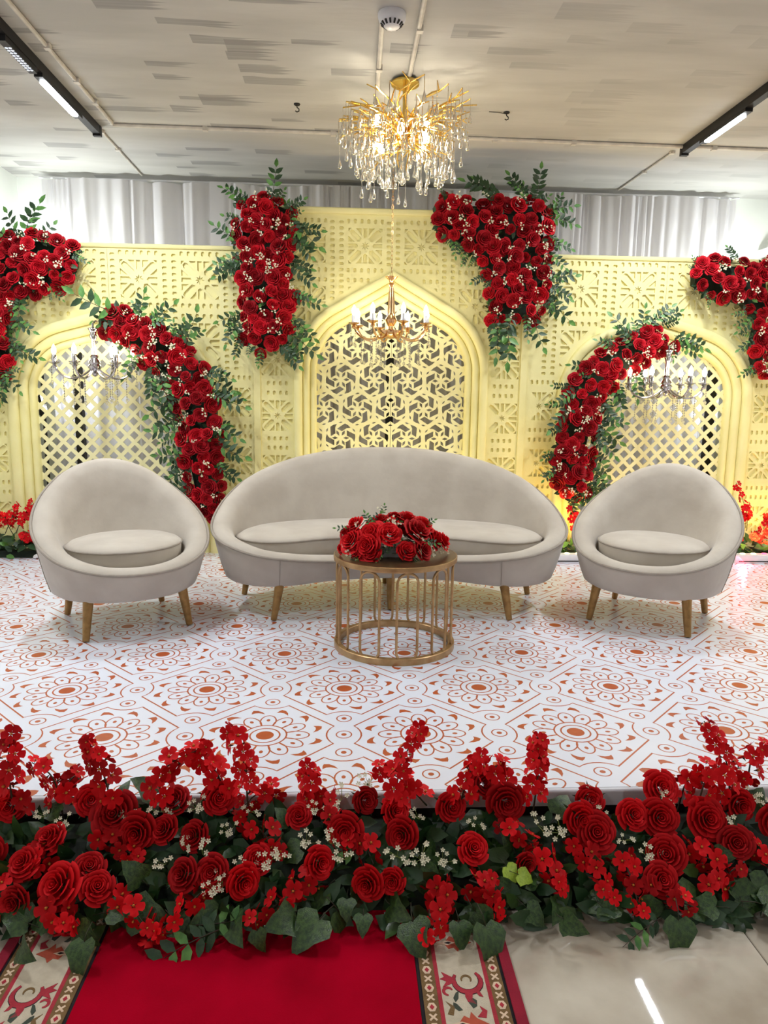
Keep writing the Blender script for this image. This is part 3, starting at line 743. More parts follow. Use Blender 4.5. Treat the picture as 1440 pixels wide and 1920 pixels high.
# ------------------------------------------------------------------ upholstered seats
def normals2(P):
    n = len(P); out = []
    for i in range(n):
        d = P[(i+1) % n]-P[i-1]; d.normalize(); out.append(Vector((-d.y, d.x)))
    return out   # inward for CCW
def tub_seat(root, ctrl, hs, z0, seat_z, t, cush_d, cush_top, legs, seams, nsub=8):
    k = len(ctrl); P3 = catmull([(x, y, h) for (x, y), h in zip(ctrl, hs)], nsub)
    P = [Vector((p.x, p.y)) for p in P3]; Hh = [p.z for p in P3]; N = normals2(P); n = len(P)
    def ring(fd, fz): return [(P[i].x+N[i].x*fd(i), P[i].y+N[i].y*fd(i), fz(i)) for i in range(n)]
    hmin, hmax = min(Hh), max(Hh)
    lean = lambda i: (Hh[i]-hmin)/(hmax-hmin)
    prof = [(lambda i: .13, lambda i: z0), (lambda i: .085, lambda i: z0), (lambda i: .07, lambda i: z0+.012), (lambda i: .045, lambda i: z0+.3*(Hh[i]-z0)), (lambda i: .018, lambda i: z0+.68*(Hh[i]-z0)),
            (lambda i: .003, lambda i: Hh[i]-.022), (lambda i: 0., lambda i: Hh[i]-.008), (lambda i: .008, lambda i: Hh[i]+.004), (lambda i: .028, lambda i: Hh[i]+.018), (lambda i: .055, lambda i: Hh[i]+.024), (lambda i: t*.75, lambda i: Hh[i]+.016-.01*lean(i)),
            (lambda i: t, lambda i: Hh[i]-.012-.03*lean(i)), (lambda i: t+.018+.02*lean(i), lambda i: max(seat_z+.004, Hh[i]-.07-.10*lean(i))), (lambda i: t+.03+.07*lean(i), lambda i: seat_z+.002+.25*max(0, Hh[i]-.2-seat_z)), (lambda i: t+.05+.08*lean(i), lambda i: seat_z)]
    mb = MB(); mb.loft([ring(a, b) for a, b in prof]); mb.build('shell', 'velvet', root, angle=60)
    MB().tube(ring(lambda i: -.004, lambda i: Hh[i]-.004), .0075, 8, closed=True).build('piping', 'velvet_pipe', root)
    for si in seams:
        i = si % n
        pts = [(P[i].x+N[i].x*(a(i)-.0015), P[i].y+N[i].y*(a(i)-.0015), b(i)) for a, b in prof[2:7]]
        MB().tube(pts, .0022, 5).build('seam', 'velvet_pipe', root)
    # cushion
    cd = lambda i: cush_d+.05*lean(i)
    cz = cush_top
    cp = [(lambda i: cd(i)+.03, lambda i: seat_z+.003), (lambda i: cd(i)+.005, lambda i: seat_z+.012), (lambda i: cd(i), lambda i: seat_z+.05), (lambda i: cd(i)-.003, lambda i: cz-.045), (lambda i: cd(i), lambda i: cz-.03),
          (lambda i: cd(i)+.015, lambda i: cz-.018), (lambda i: cd(i)+.05, lambda i: cz-.006), (lambda i: cd(i)+.10, lambda i: cz), (lambda i: cd(i)+.16, lambda i: cz+.003)]
    mb = MB(); mb.loft([ring(a, b) for a, b in cp]); cu = mb.build('cushion', 'velvet', root, angle=70)
    MB().tube(ring(lambda i: cd(i)-.004, lambda i: cz-.034), .0055, 8, closed=True).build('cushion_piping', 'velvet_pipe', cu)
    for (x, y) in legs:
        l_ = math.hypot(x, y) or 1; ox, oy = x/l_*.03, y/l_*.03
        MB().tube([(x+ox, y+oy, .0035), (x+ox*.9, y+oy*.9, .014), (x-ox*.3, y-oy*.3, z0+.012)], [.0165, .0175, .027], 14).build('leg', 'leg_gold', root)
# sofa
so = thing('sofa', 'long curved pale grey velvet sofa with low swept arms', 'sofa', (.265, 4.2, 0))
half = [(0, 3.955, .322), (.3, 3.90, .330), (.54, 3.785, .362), (.74, 3.765, .392), (.91, 3.85, .43), (1.01, 3.985, .468), (1.04, 4.14, .525), (1.0, 4.34, .62), (.88, 4.52, .725), (.65, 4.67, .815), (.33, 4.77, .872), (0, 4.80, .888)]
ctrl = [(x, y-4.2) for x, y, h in half]+[(-x, y-4.2) for x, y, h in half[-2:0:-1]]
hs = [h for x, y, h in half]+[h for x, y, h in half[-2:0:-1]]
tub_seat(so, ctrl, hs, .195, .325, .115, .130, .468, [(-.64, -.34), (.64, -.34), (0, -.13), (-.875, .17), (.875, .17), (0, .42)], [int(2.35*8), int((22-2.35)*8)])
# armchairs
def armchair(label, x, y, rz):
    a = thing('armchair', label, 'armchair', (x, y, 0), rz, 'tub armchairs')
    ct = []; hh = []
    prof = {0: .360, 30: .375, 60: .43, 90: .535, 120: .665, 150: .795, 180: .845}
    for k in range(12):
        ph = k*30; aa = math.radians(ph-90); d = ph if ph <= 180 else 360-ph
        ct.append((.447*math.cos(aa), .440*math.sin(aa))); hh.append(prof[d])
    tub_seat(a, ct, hs=hh, z0=.20, seat_z=.33, t=.115, cush_d=.135, cush_top=.476, legs=[(-.245, -.245), (.245, -.245), (-.245, .245), (.245, .245)], seams=[int(2.9*8), int(9.1*8)])
    return a
armchair('pale grey velvet tub armchair at the left end of the sofa', -1.212, 3.87, math.radians(30))
armchair('pale grey velvet tub armchair at the right end of the sofa', 1.765, 3.91, math.radians(-36))

# ------------------------------------------------------------------ coffee table
tb = thing('coffee_table', 'round brass coffee table with looped wire sides', 'coffee table', (.248, 3.46, 0))
MB().lathe([(.30, .446), (.306, .448), (.307, .452), (.307, .469), (.304, .472), (.298, .473), (0, .473)], 64).build('top', ['table_top'], tb)
MB().lathe([(.301, .446), (.3075, .447), (.3085, .452), (.3085, .468), (.3075, .4715), (.3045, .4725), (.301, .446)], 64, caps=False).build('rim', 'brass_table', tb)
MB().lathe([(.305, 0), (.305, .03), (.302, .033), (.278, .033), (.275, .03), (.275, 0), (.305, 0)], 64, caps=False).build('base_ring', 'brass_table', tb)
lp = []
for k in range(11): a = PI*k/10; lp.append((.05*math.cos(a), .392+.05*math.sin(a)))
for k in range(11): a = PI+PI*k/10; lp.append((.05*math.cos(a), .062+.05*math.sin(a)-.0))
for k in range(10):
    a = math.radians(-90+8+36*k); c, s = math.cos(a), math.sin(a)
    pts = []
    for u, z in lp:
        th = a+u/.291; pts.append((.291*math.cos(th), .291*math.sin(th), z))
    MB().tube(pts, .0065, 8, closed=True).build('loop', 'brass_table', tb)

# ------------------------------------------------------------------ flowers: meshes
def rose_mesh(seed, mname, openness=1.):
    r = random.Random(seed); mb = MB()
    layers = [(3, .02, .13, .12, .66, 1.7), (3, .05, .26, .06, .68, 1.45), (4, .10, .41, .0, .62, 1.12), (5, .15, .59, -.06, .52, .92), (5, .20, .80, -.12, .36, .90), (6, .25, 1.0, -.16, .14, .78)]
    a_off = r.uniform(0, 6)
    for li, (n, rb, r1, zb, zr, hw) in enumerate(layers):
        for k in range(n):
            a0 = a_off+2*PI*k/n+r.uniform(-.15, .15); nu, nv = 5, 4; vs = []; eg = []
            zj = zr+r.uniform(-.05, .05); r1j = r1*(openness if li > 1 else 1)*r.uniform(.94, 1.06); skew = .07*r1
            for j in range(nv+1):
                v = (0, .35, .7, .9, 1.)[j]
                for i in range(nu+1):
                    u = -1+2*i/nu; wd = .45+.55*math.sin(min(1., v*1.2)*PI/2)
                    aa = a0+u*hw*.72*wd
                    rr = rb+(r1j-rb)*(v**.75)+skew*u*v-.05*r1j*u*u*v
                    zz = zb+(zj-zb)*(v**1.25)-.10*abs(u)**3*v
                    if j == nv: rr += .055*(.5+r1); zz -= .05*(.3+r1)
                    vs.append((rr*math.cos(aa), rr*math.sin(aa), zz)); eg.append((0, 0, .12, .5, 1.)[j])
            fs = [(j*(nu+1)+i, j*(nu+1)+i+1, (j+1)*(nu+1)+i+1, (j+1)*(nu+1)+i) for j in range(nv) for i in range(nu)]
            mb.add(vs, fs, 0, eg)
        a_off += .7
    mb.lathe([(.05, .2), (.09, .45), (.05, .62), (.01, .64)], 7)
    for k in range(5):
        a = 2*PI*k/5; c, s = math.cos(a), math.sin(a)
        mb.add([(.1*c, .1*s, -.24), (.5*c-.14*s, .5*s+.14*c, -.22), (1.15*c, 1.15*s, -.1), (.5*c+.14*s, .5*s-.14*c, -.22)], [(0, 1, 2), (0, 2, 3)], 1)
    return mb.mesh('rose', [mname, 'leaf_dark'], angle=None)
ROSES = [rose_mesh(1, 'rose'), rose_mesh(2, 'rose', .92), rose_mesh(3, 'rose', .82), rose_mesh(4, 'rose', 1.05)]
ROSES_B = [rose_mesh(11, 'rose_bright', 1.0), rose_mesh(12, 'rose_bright', .85), rose_mesh(13, 'rose_bright', 1.08)]
def leaf_geo(mb, p, d, nrm, L_, w_, mi, droop=.15):
    d = d.normalized(); s = nrm.cross(d).normalized(); n2 = d.cross(s)
    vs = [p, p+d*L_*.3+s*w_*.85+n2*.04*L_, p+d*L_*.3-s*w_*.85+n2*.04*L_, p+d*L_*.33-n2*.02*L_, p+d*L_*.66+s*w_*.72-n2*droop*.3*L_, p+d*L_*.66-s*w_*.72-n2*droop*.3*L_, p+d*L_*.66-n2*(droop*.3+.05)*L_, p+d*L_-n2*droop*L_]
    mb.add(vs, [(0, 3, 1), (0, 2, 3), (1, 3, 6, 4), (3, 2, 5, 6), (4, 6, 7), (6, 5, 7)], mi)
def sprig_mesh(seed, nl, light):
    """unit length along +Y, facing +Z"""
    r = random.Random(seed); mb = MB(); bend = r.uniform(-.16, .16)
    P = [Vector((bend*(t/8)**2, t/8, .10*math.sin(t/8*2.2)-.12*(t/8)**2)) for t in range(9)]
    mb.tube(P, [.010-.0008*i for i in range(9)], 4, 0)
    for k in range(nl):
        t = .12+.86*k/(nl-1); i = min(7, int(t*8)); p = P[i].lerp(P[i+1], t*8-i); dr = (P[i+1]-P[i]).normalized()
        for sg in ((-1, 1) if k < nl-1 else (0,)):
            a = sg*math.radians(r.uniform(48, 66)); d = Vector((dr.x*math.cos(a)-dr.y*math.sin(a), dr.x*math.sin(a)+dr.y*math.cos(a), r.uniform(-.1, .25)))
            leaf_geo(mb, p, d, Vector((r.uniform(-.3, .3), r.uniform(-.3, .3), 1)), r.uniform(.24, .30), r.uniform(.065, .082), 2 if r.random() < light*(.4+t) else 1)
    return mb.mesh('leaf_sprig', ['stem', 'leaf_dark', 'leaf_light'], angle=None)
SPRIGS = [sprig_mesh(1, 6, .15), sprig_mesh(2, 6, .35), sprig_mesh(3, 5, .6), sprig_mesh(4, 7, .2)]
def filler_mesh(seed, n=7):
    r = random.Random(seed); mb = MB()
    for k in range(n):
        e = Vector((r.uniform(-1, 1), r.uniform(-1, 1), r.uniform(.3, .9))); mb.tube([(0, 0, -.4), e*.6+Vector((0, 0, -.1)), e], .025, 3, 1, cap=False)
        for j in range(5):
            a = 2*PI*j/5+k; c, s = math.cos(a), math.sin(a); q = .24
            mb.add([e, e+Vector((q*(c-.5*s)*.8, q*(s+.5*c)*.8, .06)), e+Vector((q*1.25*c, q*1.25*s, .10)), e+Vector((q*(c+.5*s)*.8, q*(s-.5*c)*.8, .06))], [(0, 1, 2), (0, 2, 3)], 0)
    return mb.mesh('filler_flower', ['filler', 'filler_green'], angle=None)
FILL = [filler_mesh(1), filler_mesh(2, 9), filler_mesh(3, 6)]
def blossom_mesh(seed):
    r = random.Random(seed); mb = MB()
    for k in range(5):
        a = 2*PI*k/5; c, s = math.cos(a), math.sin(a)
        L_ = [(.08, 0, .0), (.45, .36, .16), (.45, 0, .08), (.45, -.36, .16), (.9, .42, .26+r.uniform(-.1, .1)), (.98, 0, .22+r.uniform(-.1, .1)), (.9, -.42, .26+r.uniform(-.1, .1)), (1.06, .18, .22), (1.06, -.18, .22)]
        vs = [(x*c-y*s, x*s+y*c, z) for x, y, z in L_]
        mb.add(vs, [(0, 2, 1), (0, 3, 2), (1, 2, 5, 4), (2, 3, 6, 5), (4, 5, 7), (5, 6, 8), (5, 8, 7)], 0, [0, .1, 0, .1, .7, .3, .7, 1, 1])
    mb.lathe([(.14, .02), (.12, .16), (.05, .26), (.01, .26)], 6, 1)
    mb.lathe([(.03, -.35), (.10, -.1), (.16, .05)], 5, 2)
    return mb.mesh('blossom', ['blossom', 'anther', 'stem'], angle=None)
BLOS = [blossom_mesh(1), blossom_mesh(2), blossom_mesh(3)]
def ivy_mesh(seed, mname='ivy'):
    """pointed broad leaf, unit length along +Y, facing +Z"""
    r = random.Random(seed)
    out = [(0, 0), (.22, -.10), (.42, .02), (.52, .22), (.40, .40), (.30, .55), (.26, .70), (.12, .86), (0, 1.0)]
    prof = out+[(-x, y) for x, y in out[-2:0:-1]]
    spine = [(0, 0), (0, .22), (0, .45), (0, .7), (0, 1.)]
    f = lambda x, y: (x*(1+r.uniform(-.06, .06)), y+r.uniform(-.02, .02), .16*abs(x)+.12*math.sin(y*2.6)-.25*y*y)
    mb = MB(); vs = [f(x, y) for x, y in prof]; n = len(prof)
    sp = [(0, y, .12*math.sin(y*2.6)-.25*y*y) for _, y in spine]
    vs += sp
    R_ = list(range(0, 9)); Lf = [0]+list(range(n-1, 7, -1))
    fs = []
    def fan(side, sgn):
        seq = [(n+1, side[1], side[2]), (n+1, side[2], side[3]), (n+1, side[3], n+2), (n+2, side[3], side[4]), (n+2, side[4], side[5]), (n+2, side[5], n+3), (n+3, side[5], side[6]), (n+3, side[6], side[7]), (n+3, side[7], side[8]), (n+1, side[0], side[1])]
        for a, b, c in seq: fs.append((a, b, c) if sgn > 0 else (a, c, b))
    fan(R_, 1); fan(Lf, -1)
    mb.add(vs, fs); mb.tube([(0, -.5, -.15), (0, -.2, .0), (0, .02, .01)], .015, 4, 1)
    return mb.mesh('ivy_leaf', [mname, 'stem'], angle=None)
IVY = [ivy_mesh(1), ivy_mesh(2), ivy_mesh(3)]; IVY_L = ivy_mesh(4, 'ivy_lime')
def basis(nz, ydir):
    z = Vector(nz).normalized(); y = Vector(ydir); y = (y-z*y.dot(z))
    if y.length < 1e-4: y = z.orthogonal()
    y.normalize(); x = y.cross(z); return Matrix((x, y, z)).transposed()
def place(name, me, parent, p, nz, ydir, s, **kw):
    m = basis(nz, ydir).to_4x4() @ Matrix.Scale(s, 4); m.translation = Vector(p)-Vector(parent.location)
    return link(name, me, parent, mw=m, **kw)

# ------------------------------------------------------------------ wall arrangements
def ribbon(cl, hw):
    """px centreline + half widths -> px polygon"""
    L_, R_ = [], []
    for i, (x, y) in enumerate(cl):
        a = cl[max(0, i-1)]; b = cl[min(len(cl)-1, i+1)]; dx, dy = b[0]-a[0], b[1]-a[1]; l = math.hypot(dx, dy)
        nx, ny = -dy/l, dx/l; L_.append((x+nx*hw[i], y+ny*hw[i])); R_.append((x-nx*hw[i], y-ny*hw[i]))
    return L_+R_[::-1]
def wall_arrangement(label, poly_px, sprigs, seed, Y0, rose_r=(.043, .064), gap=.077, bulge=.06, foil=1.):
    r = random.Random(seed)
    poly = [(p.x, p.z) for p in (atY(x, y, Y0) for x, y in poly_px)]
    xs = [p[0] for p in poly]; zs = [p[1] for p in poly]
    cx = sum(xs)/len(xs); cz = min(zs); root = thing('rose_arrangement', label, 'flowers', (cx, WY-.02, cz), 0., 'rose arrangements on the backdrop')
    # rose centres: dart throwing
    pts = []
    for k in range(9000):
        x, z = r.uniform(min(xs), max(xs)), r.uniform(min(zs), max(zs))
        if not inpoly(x, z, poly): continue
        if all((x-a)**2+(z-b)**2 > gap*gap for a, b in pts): pts.append((x, z))
    def edge_d(x, z):
        best = 9
        for i in range(len(poly)):
            ax, az = poly[i-1]; bx, bz = poly[i]; dx, dz = bx-ax, bz-az; t = max(0, min(1, ((x-ax)*dx+(z-az)*dz)/(dx*dx+dz*dz+1e-9)))
            best = min(best, math.hypot(x-ax-t*dx, z-az-t*dz))
        return best
    # foam backing pad
    pc = [((x-cx)*.0+x, z) for x, z in poly]
    inset = []
    for i in range(len(poly)):
        (ax, az), (x, z), (bx, bz) = poly[i-1], poly[i], poly[(i+1) % len(poly)]
        dx, dz = bx-ax, bz-az; l_ = math.hypot(dx, dz) or 1; q = (x-dz/l_*.045, z+dx/l_*.045); q2 = (x+dz/l_*.045, z-dx/l_*.045)
        inset.append(q if inpoly(*q, poly) else q2)
    V, T, O = cdt([inset])
    plate(V, T, [True]*len(T), Y0+.06, WY-.055 if Y0 < 5.42 else WY-.002, lambda x, z, y: (x, y, z)).build('foam_pad', 'foam_green', root, smooth=False, loc=-Vector(root.location))
    for (x, z) in pts:
        d = min(.12, edge_d(x, z)); gx = gz = 0
        e = .03
        gx = edge_d(x+e, z)*(1 if inpoly(x+e, z, poly) else -1)-edge_d(x-e, z)*(1 if inpoly(x-e, z, poly) else -1); gz = edge_d(x, z+e)*(1 if inpoly(x, z+e, poly) else -1)-edge_d(x, z-e)*(1 if inpoly(x, z-e, poly) else -1)
        out_ = Vector((-gx, 0, -gz)); out_ = out_.normalized() if out_.length > 1e-3 else Vector((0, 0, 0))
        tilt = max(0, 1-d/.10)
        nz = Vector((r.uniform(-.45, .45), -1, r.uniform(-.35, .45)))+out_*tilt*.75
        place('rose', r.choice(ROSES), root, (x, Y0-bulge*min(1, d/.10)+r.uniform(-.02, .02), z), nz, (r.uniform(-1, 1), 0, r.uniform(-1, 1)), r.uniform(*rose_r))
    # filler in the gaps
    k = 0; tries = 0; nf = int(len(pts)*.62)
    while k < nf and tries < 4000:
        tries += 1; x, z = r.uniform(min(xs), max(xs)), r.uniform(min(zs), max(zs))
        if not inpoly(x, z, poly): continue
        if min((x-a)**2+(z-b)**2 for a, b in pts) < (.03)**2: continue
        k += 1
        place('filler_flower', r.choice(FILL), root, (x, Y0-bulge-.03+r.uniform(-.012, .01), z), (r.uniform(-.4, .4), -1, r.uniform(-.3, .4)), (r.uniform(-1, 1), 0, r.uniform(-1, 1)), r.uniform(.018, .026))
    # dark leaves showing between the roses and around the rim
    mb = MB(); n_l = int(len(pts)*2.4*foil); n = len(poly)
    for k in range(n_l):
        if k % 2:
            i = r.randrange(n); t = r.random(); x = poly[i-1][0]*(1-t)+poly[i][0]*t; z = poly[i-1][1]*(1-t)+poly[i][1]*t
            e = .02; d = Vector((x-cx, 0, z-(min(zs)+max(zs))/2)); 
            nn = Vector((poly[i][1]-poly[i-1][1], 0, -(poly[i][0]-poly[i-1][0]))); nn = nn.normalized() if nn.length > 1e-6 else Vector((1, 0, 0))
            if inpoly(x+nn.x*.01, z+nn.z*.01, poly): nn = -nn
            d = nn+Vector((r.uniform(-.8, .8), r.uniform(-.5, 0), r.uniform(-.8, .8))); p = Vector((x-nn.x*.03, Y0+r.uniform(-.0, .05), z-nn.z*.03)); L_ = r.uniform(.04, .065)
        else:
            x, z = r.uniform(min(xs), max(xs)), r.uniform(min(zs), max(zs))
            if not inpoly(x, z, poly): continue
            d = Vector((r.uniform(-1, 1), r.uniform(-.5, .1), r.uniform(-1, 1))); p = Vector((x, Y0-.01+r.uniform(-.03, .02), z)); L_ = r.uniform(.04, .06)
        leaf_geo(mb, p, d, Vector((r.uniform(-.5, .5), -1, r.uniform(-.3, .5))), L_, L_*.3, 0 if r.random() < .8 else 1)
    o = mb.build('foliage', ['leaf_dark', 'leaf_light'], root, angle=None, loc=-Vector(root.location)); o['kind'] = 'stuff'
    more = []
    for (px, py, ang, ln) in sprigs:
        more.append((px, py, ang, ln*1.0))
        for q in range(2): more.append((px+r.uniform(-14, 14), py+r.uniform(-14, 14), ang+r.uniform(-38, 38), ln*r.uniform(.5, .75)))
    for (px, py, ang, ln) in more:
        b = atY(px, py, Y0-.02); a = math.radians(ang)
        d = Vector((math.cos(a), -.22+r.uniform(-.12, .12), math.sin(a)))
        place('leaf_sprig', r.choice(SPRIGS), root, b-d.normalized()*.03, (r.uniform(-.35, .35), -1, r.uniform(-.2, .4)), d, ln*r.uniform(.95, 1.15))
    return root
wall_arrangement('tall column of red roses with green leaves left of the middle arch', [(443, 374), (500, 364), (546, 380), (553, 430), (556, 480), (545, 520), (556, 570), (540, 635), (522, 660), (482, 664), (455, 635), (452, 560), (440, 470), (441, 420)],
    [(510, 372, 75, .22), (455, 376, 135, .18), (540, 390, 20, .16), (548, 420, -40, .28), (552, 445, -55, .22), (550, 500, -45, .22), (560, 560, -20, .2), (555, 600, -50, .22), (545, 625, -40, .24), (530, 650, -55, .22), (490, 660, -85, .12),
     (445, 450, 155, .2), (442, 480, -155, .22), (446, 500, 200, .18), (448, 590, -165, .18), (448, 605, -130, .2), (450, 420, 150, .14), (452, 640, -120, .14)], 21, 5.46)
wall_arrangement('stepped cluster of red roses at the top right of the middle arch', [(832, 366), (880, 370), (940, 372), (1020, 372), (1034, 420), (1036, 500), (1028, 560), (1005, 605), (922, 608), (915, 540), (902, 492), (868, 470), (818, 432), (812, 400)],
    [(935, 368, 150, .3), (985, 370, 115, .24), (1005, 372, 80, .22), (1030, 395, 20, .2), (1033, 410, -5, .22), (1034, 450, -15, .18), (1033, 480, -35, .18), (1034, 520, 5, .2), (1034, 540, -25, .2), (1028, 560, -50, .24), (1000, 600, -75, .24), (955, 606, -100, .3), (930, 606, -80, .25), (850, 452, -70, .14), (875, 478, -100, .1), (908, 520, 200, .12), (838, 372, 110, .1)], 22, 5.46)
wall_arrangement('corner cluster of red roses at the upper left edge of the backdrop', [(-30, 446), (60, 436), (105, 444), (146, 466), (142, 510), (112, 540), (50, 556), (22, 585), (16, 640), (24, 672), (12, 706), (-30, 706)],
    [(45, 445, 82, .3), (15, 445, 150, .2), (70, 448, 35, .16), (-5, 440, 110, .16), (40, 565, -80, .24), (22, 600, -30, .18), (20, 650, -25, .2), (14, 700, -60, .18), (5, 708, -90, .2), (140, 480, -20, .1), (100, 545, -60, .1)], 23, 5.46)
wall_arrangement('corner cluster of red roses at the upper right edge of the backdrop', [(1304, 486), (1350, 480), (1400, 488), (1455, 486), (1455, 706), (1418, 698), (1408, 650), (1420, 604), (1398, 578), (1330, 556), (1300, 536)],
    [(1408, 600, -130, .16), (1412, 640, 200, .14), (1412, 690, -140, .12), (1330, 560, -100, .08), (1380, 482, 120, .12), (1305, 495, 130, .08)], 24, 5.46)
wall_arrangement('trailing red rose garland over the left lattice arch', ribbon([(202, 598), (250, 622), (310, 660), (350, 710), (374, 770), (376, 830), (380, 880), (386, 930), (392, 975)], [26, 38, 42, 42, 40, 38, 36, 32, 24]),
    [(225, 590, 165, .34), (262, 600, 85, .22), (285, 605, 35, .22), (330, 630, 45, .18), (350, 645, 62, .24), (385, 700, -35, .26), (395, 725, -20, .22), (408, 745, -25, .25), (405, 800, -15, .2), (405, 830, -30, .28), (405, 870, -40, .2),
     (255, 660, -110, .22), (285, 690, -100, .26), (300, 700, -80, .26), (330, 745, -150, .24), (335, 780, 205, .22), (340, 810, 185, .24), (345, 850, 195, .26), (350, 880, 205, .26), (350, 910, 190, .22), (225, 640, -120, .12), (330, 730, -120, .2)], 25, 5.40)
wall_arrangement('trailing red rose garland over the right lattice arch', ribbon([(1250, 628), (1200, 655), (1140, 690), (1098, 738), (1088, 800), (1075, 850), (1072, 892), (1076, 935)], [28, 32, 36, 38, 34, 36, 36, 26]),
    [(1205, 622, 100, .2), (1185, 630, 125, .22), (1225, 605, 60, .18), (1240, 598, 20, .18), (1275, 630, -5, .24), (1275, 645, -35, .2), (1150, 655, 140, .16), (1110, 690, 165, .18), (1075, 735, 205, .18), (1060, 770, 225, .2), (1055, 800, 200, .15), (1045, 850, 200, .15), (1040, 880, 215, .15),
     (1120, 790, -50, .26), (1118, 820, -30, .24), (1115, 850, -55, .22), (1112, 880, -50, .24), (1108, 905, -70, .24), (1150, 725, -60, .22), (1190, 700, -70, .2), (1130, 760, -60, .2), (1075, 930, -90, .2), (1095, 935, -70, .2)], 26, 5.40)

# ------------------------------------------------------------------ blossom branches
def merge_mesh(mb, me, m):
    k = len(mb.v); mb.v.extend([tuple(m @ v.co) for v in me.vertices]); mb.f.extend([tuple(i+k for i in p.vertices) for p in me.polygons]); mb.m.extend([p.material_index for p in me.polygons])
    mb.e.extend([d.value for d in me.attributes['edge'].data])
COUNT = {}; REST = {}
def branch(root, pts, nbl, seed, rad=.027, limit=None, spread=.034, start=.3):
    r = random.Random(seed); P = catmull(pts, 5, False); n = len(P)
    base = Vector(root.location)
    o = MB().tube([p-base for p in P], [.0032-.0018*i/n for i in range(n)], 5).build('blossom_branch', 'stem', root)
    for k in range(nbl):
        t = start+(1-start)*(k+.5)/nbl; i = min(n-2, int(t*(n-1))); p = P[i].lerp(P[i+1], t*(n-1)-i); d = (P[i+1]-P[i]).normalized()
        u = d.orthogonal().normalized(); u = Matrix.Rotation(k*2.4+r.uniform(-.4, .4), 3, d) @ u
        nz = u+d*r.uniform(.0, .6)+Vector((0, -.45, .15))
        q = p+u*spread*r.uniform(.35, 1.)*(1.1-.5*t)
        m = basis(nz, (r.uniform(-1, 1), r.uniform(-1, 1), r.uniform(-1, 1))).to_4x4() @ Matrix.Scale(rad*r.uniform(.8, 1.1)*(1.1-.3*t), 4); m.translation = q-base
        COUNT[root.name] = COUNT.get(root.name, 0)+1
        if COUNT[root.name] <= 298: link('blossom', r.choice(BLOS), o, mw=m)
        else: merge_mesh(REST.setdefault(root.name, MB()), r.choice(BLOS), m)
    return o

# ------------------------------------------------------------------ flower bank along the stage front
def bank(px, py, lift=0.):
    """point on the sloping face of the bank: z = .02 + (y-2.06)*.55 (+lift)"""
    d = ray(px, py); k = .55; t = (.02-2.06*k+lift-CAMH)/(d.z-k*d.y); return CAM+d*t
fb = thing('flower_bank', 'long bank of red roses, red blossom and ivy along the stage front', 'flowers', (.15, 1.93, ZF))
base = Vector(fb.location)
R3 = random.Random(9)
MB().loft([[(x, y-1.93, z+.2) for y, z in [(1.80, ZF+.003), (2.075, ZF+.003), (2.075, -.08), (1.98, -.08), (1.84, -.13)]] for x in (-1.75, 1.75)]).build('foam_pad', 'foam_green', fb, smooth=False)
roses_px = [(20, 1510, 62), (-20, 1480, 60), (95, 1575, 66), (112, 1662, 80), (168, 1628, 62), (182, 1665, 66), (330, 1502, 52), (365, 1568, 60), (308, 1556, 50), (345, 1640, 58), (398, 1636, 58), (455, 1652, 60), (482, 1612, 50), (170, 1500, 60), (216, 1528, 72), (258, 1560, 62), (410, 1495, 66), (685, 1500, 52), (740, 1522, 56), (755, 1564, 54), (648, 1558, 56), (598, 1618, 56), (690, 1656, 58), (736, 1652, 52), (845, 1512, 60), (886, 1592, 62), (948, 1502, 60), (905, 1470, 50), (1106, 1500, 56), (1088, 1534, 66), (1118, 1562, 62), (1186, 1528, 50), (1238, 1478, 56), (1236, 1532, 66), (1324, 1536, 64), (1386, 1508, 62), (1250, 1602, 66), (1455, 1540, 60), (-25, 1600, 70), (30, 1690, 56), (1240, 1650, 58), (1380, 1580, 52), (985, 1620, 48), (560, 1530, 50), (45, 1620, 58)]
for px, py, w_ in roses_px:
    p = bank(px, py, .045); dep = (p-CAM).dot(fw); r_ = w_/2*dep/FPX*1.08
    place('rose', R3.choice(ROSES_B), fb, p, (R3.uniform(-.5, .5), -1+R3.uniform(-.2, .4), R3.uniform(.2, 1.0)), (R3.uniform(-1, 1), R3.uniform(-1, 1), 0), r_)
# upright and trailing blossom branches: (base px, mid px, tip px, depth offset, blossoms)
up_br = [((30, 1520), (15, 1440), (22, 1368), 12), ((120, 1520), (100, 1460), (60, 1430), 7), ((215, 1510), (190, 1440), (160, 1388), 12), ((100, 1500), (130, 1465), (150, 1450), 6), ((300, 1500), (310, 1440), (395, 1398), 15), ((440, 1500), (400, 1440), (360, 1420), 9), ((465, 1490), (455, 1420), (430, 1365), 10), ((600, 1520), (585, 1480), (575, 1435), 9), ((740, 1510), (750, 1440), (788, 1365), 12), ((800, 1490), (750, 1460), (700, 1440), 8), ((860, 1500), (880, 1450), (905, 1415), 9), ((960, 1480), (930, 1440), (945, 1440), 8), ((1000, 1500), (1010, 1440), (1008, 1382), 12), ((1270, 1500), (1300, 1450), (1390, 1440), 10), ((1370, 1500), (1360, 1420), (1320, 1352), 11), ((1400, 1470), (1410, 1420), (1440, 1395), 7), ((1300, 1520), (1320, 1470), (1335, 1440), 6)]
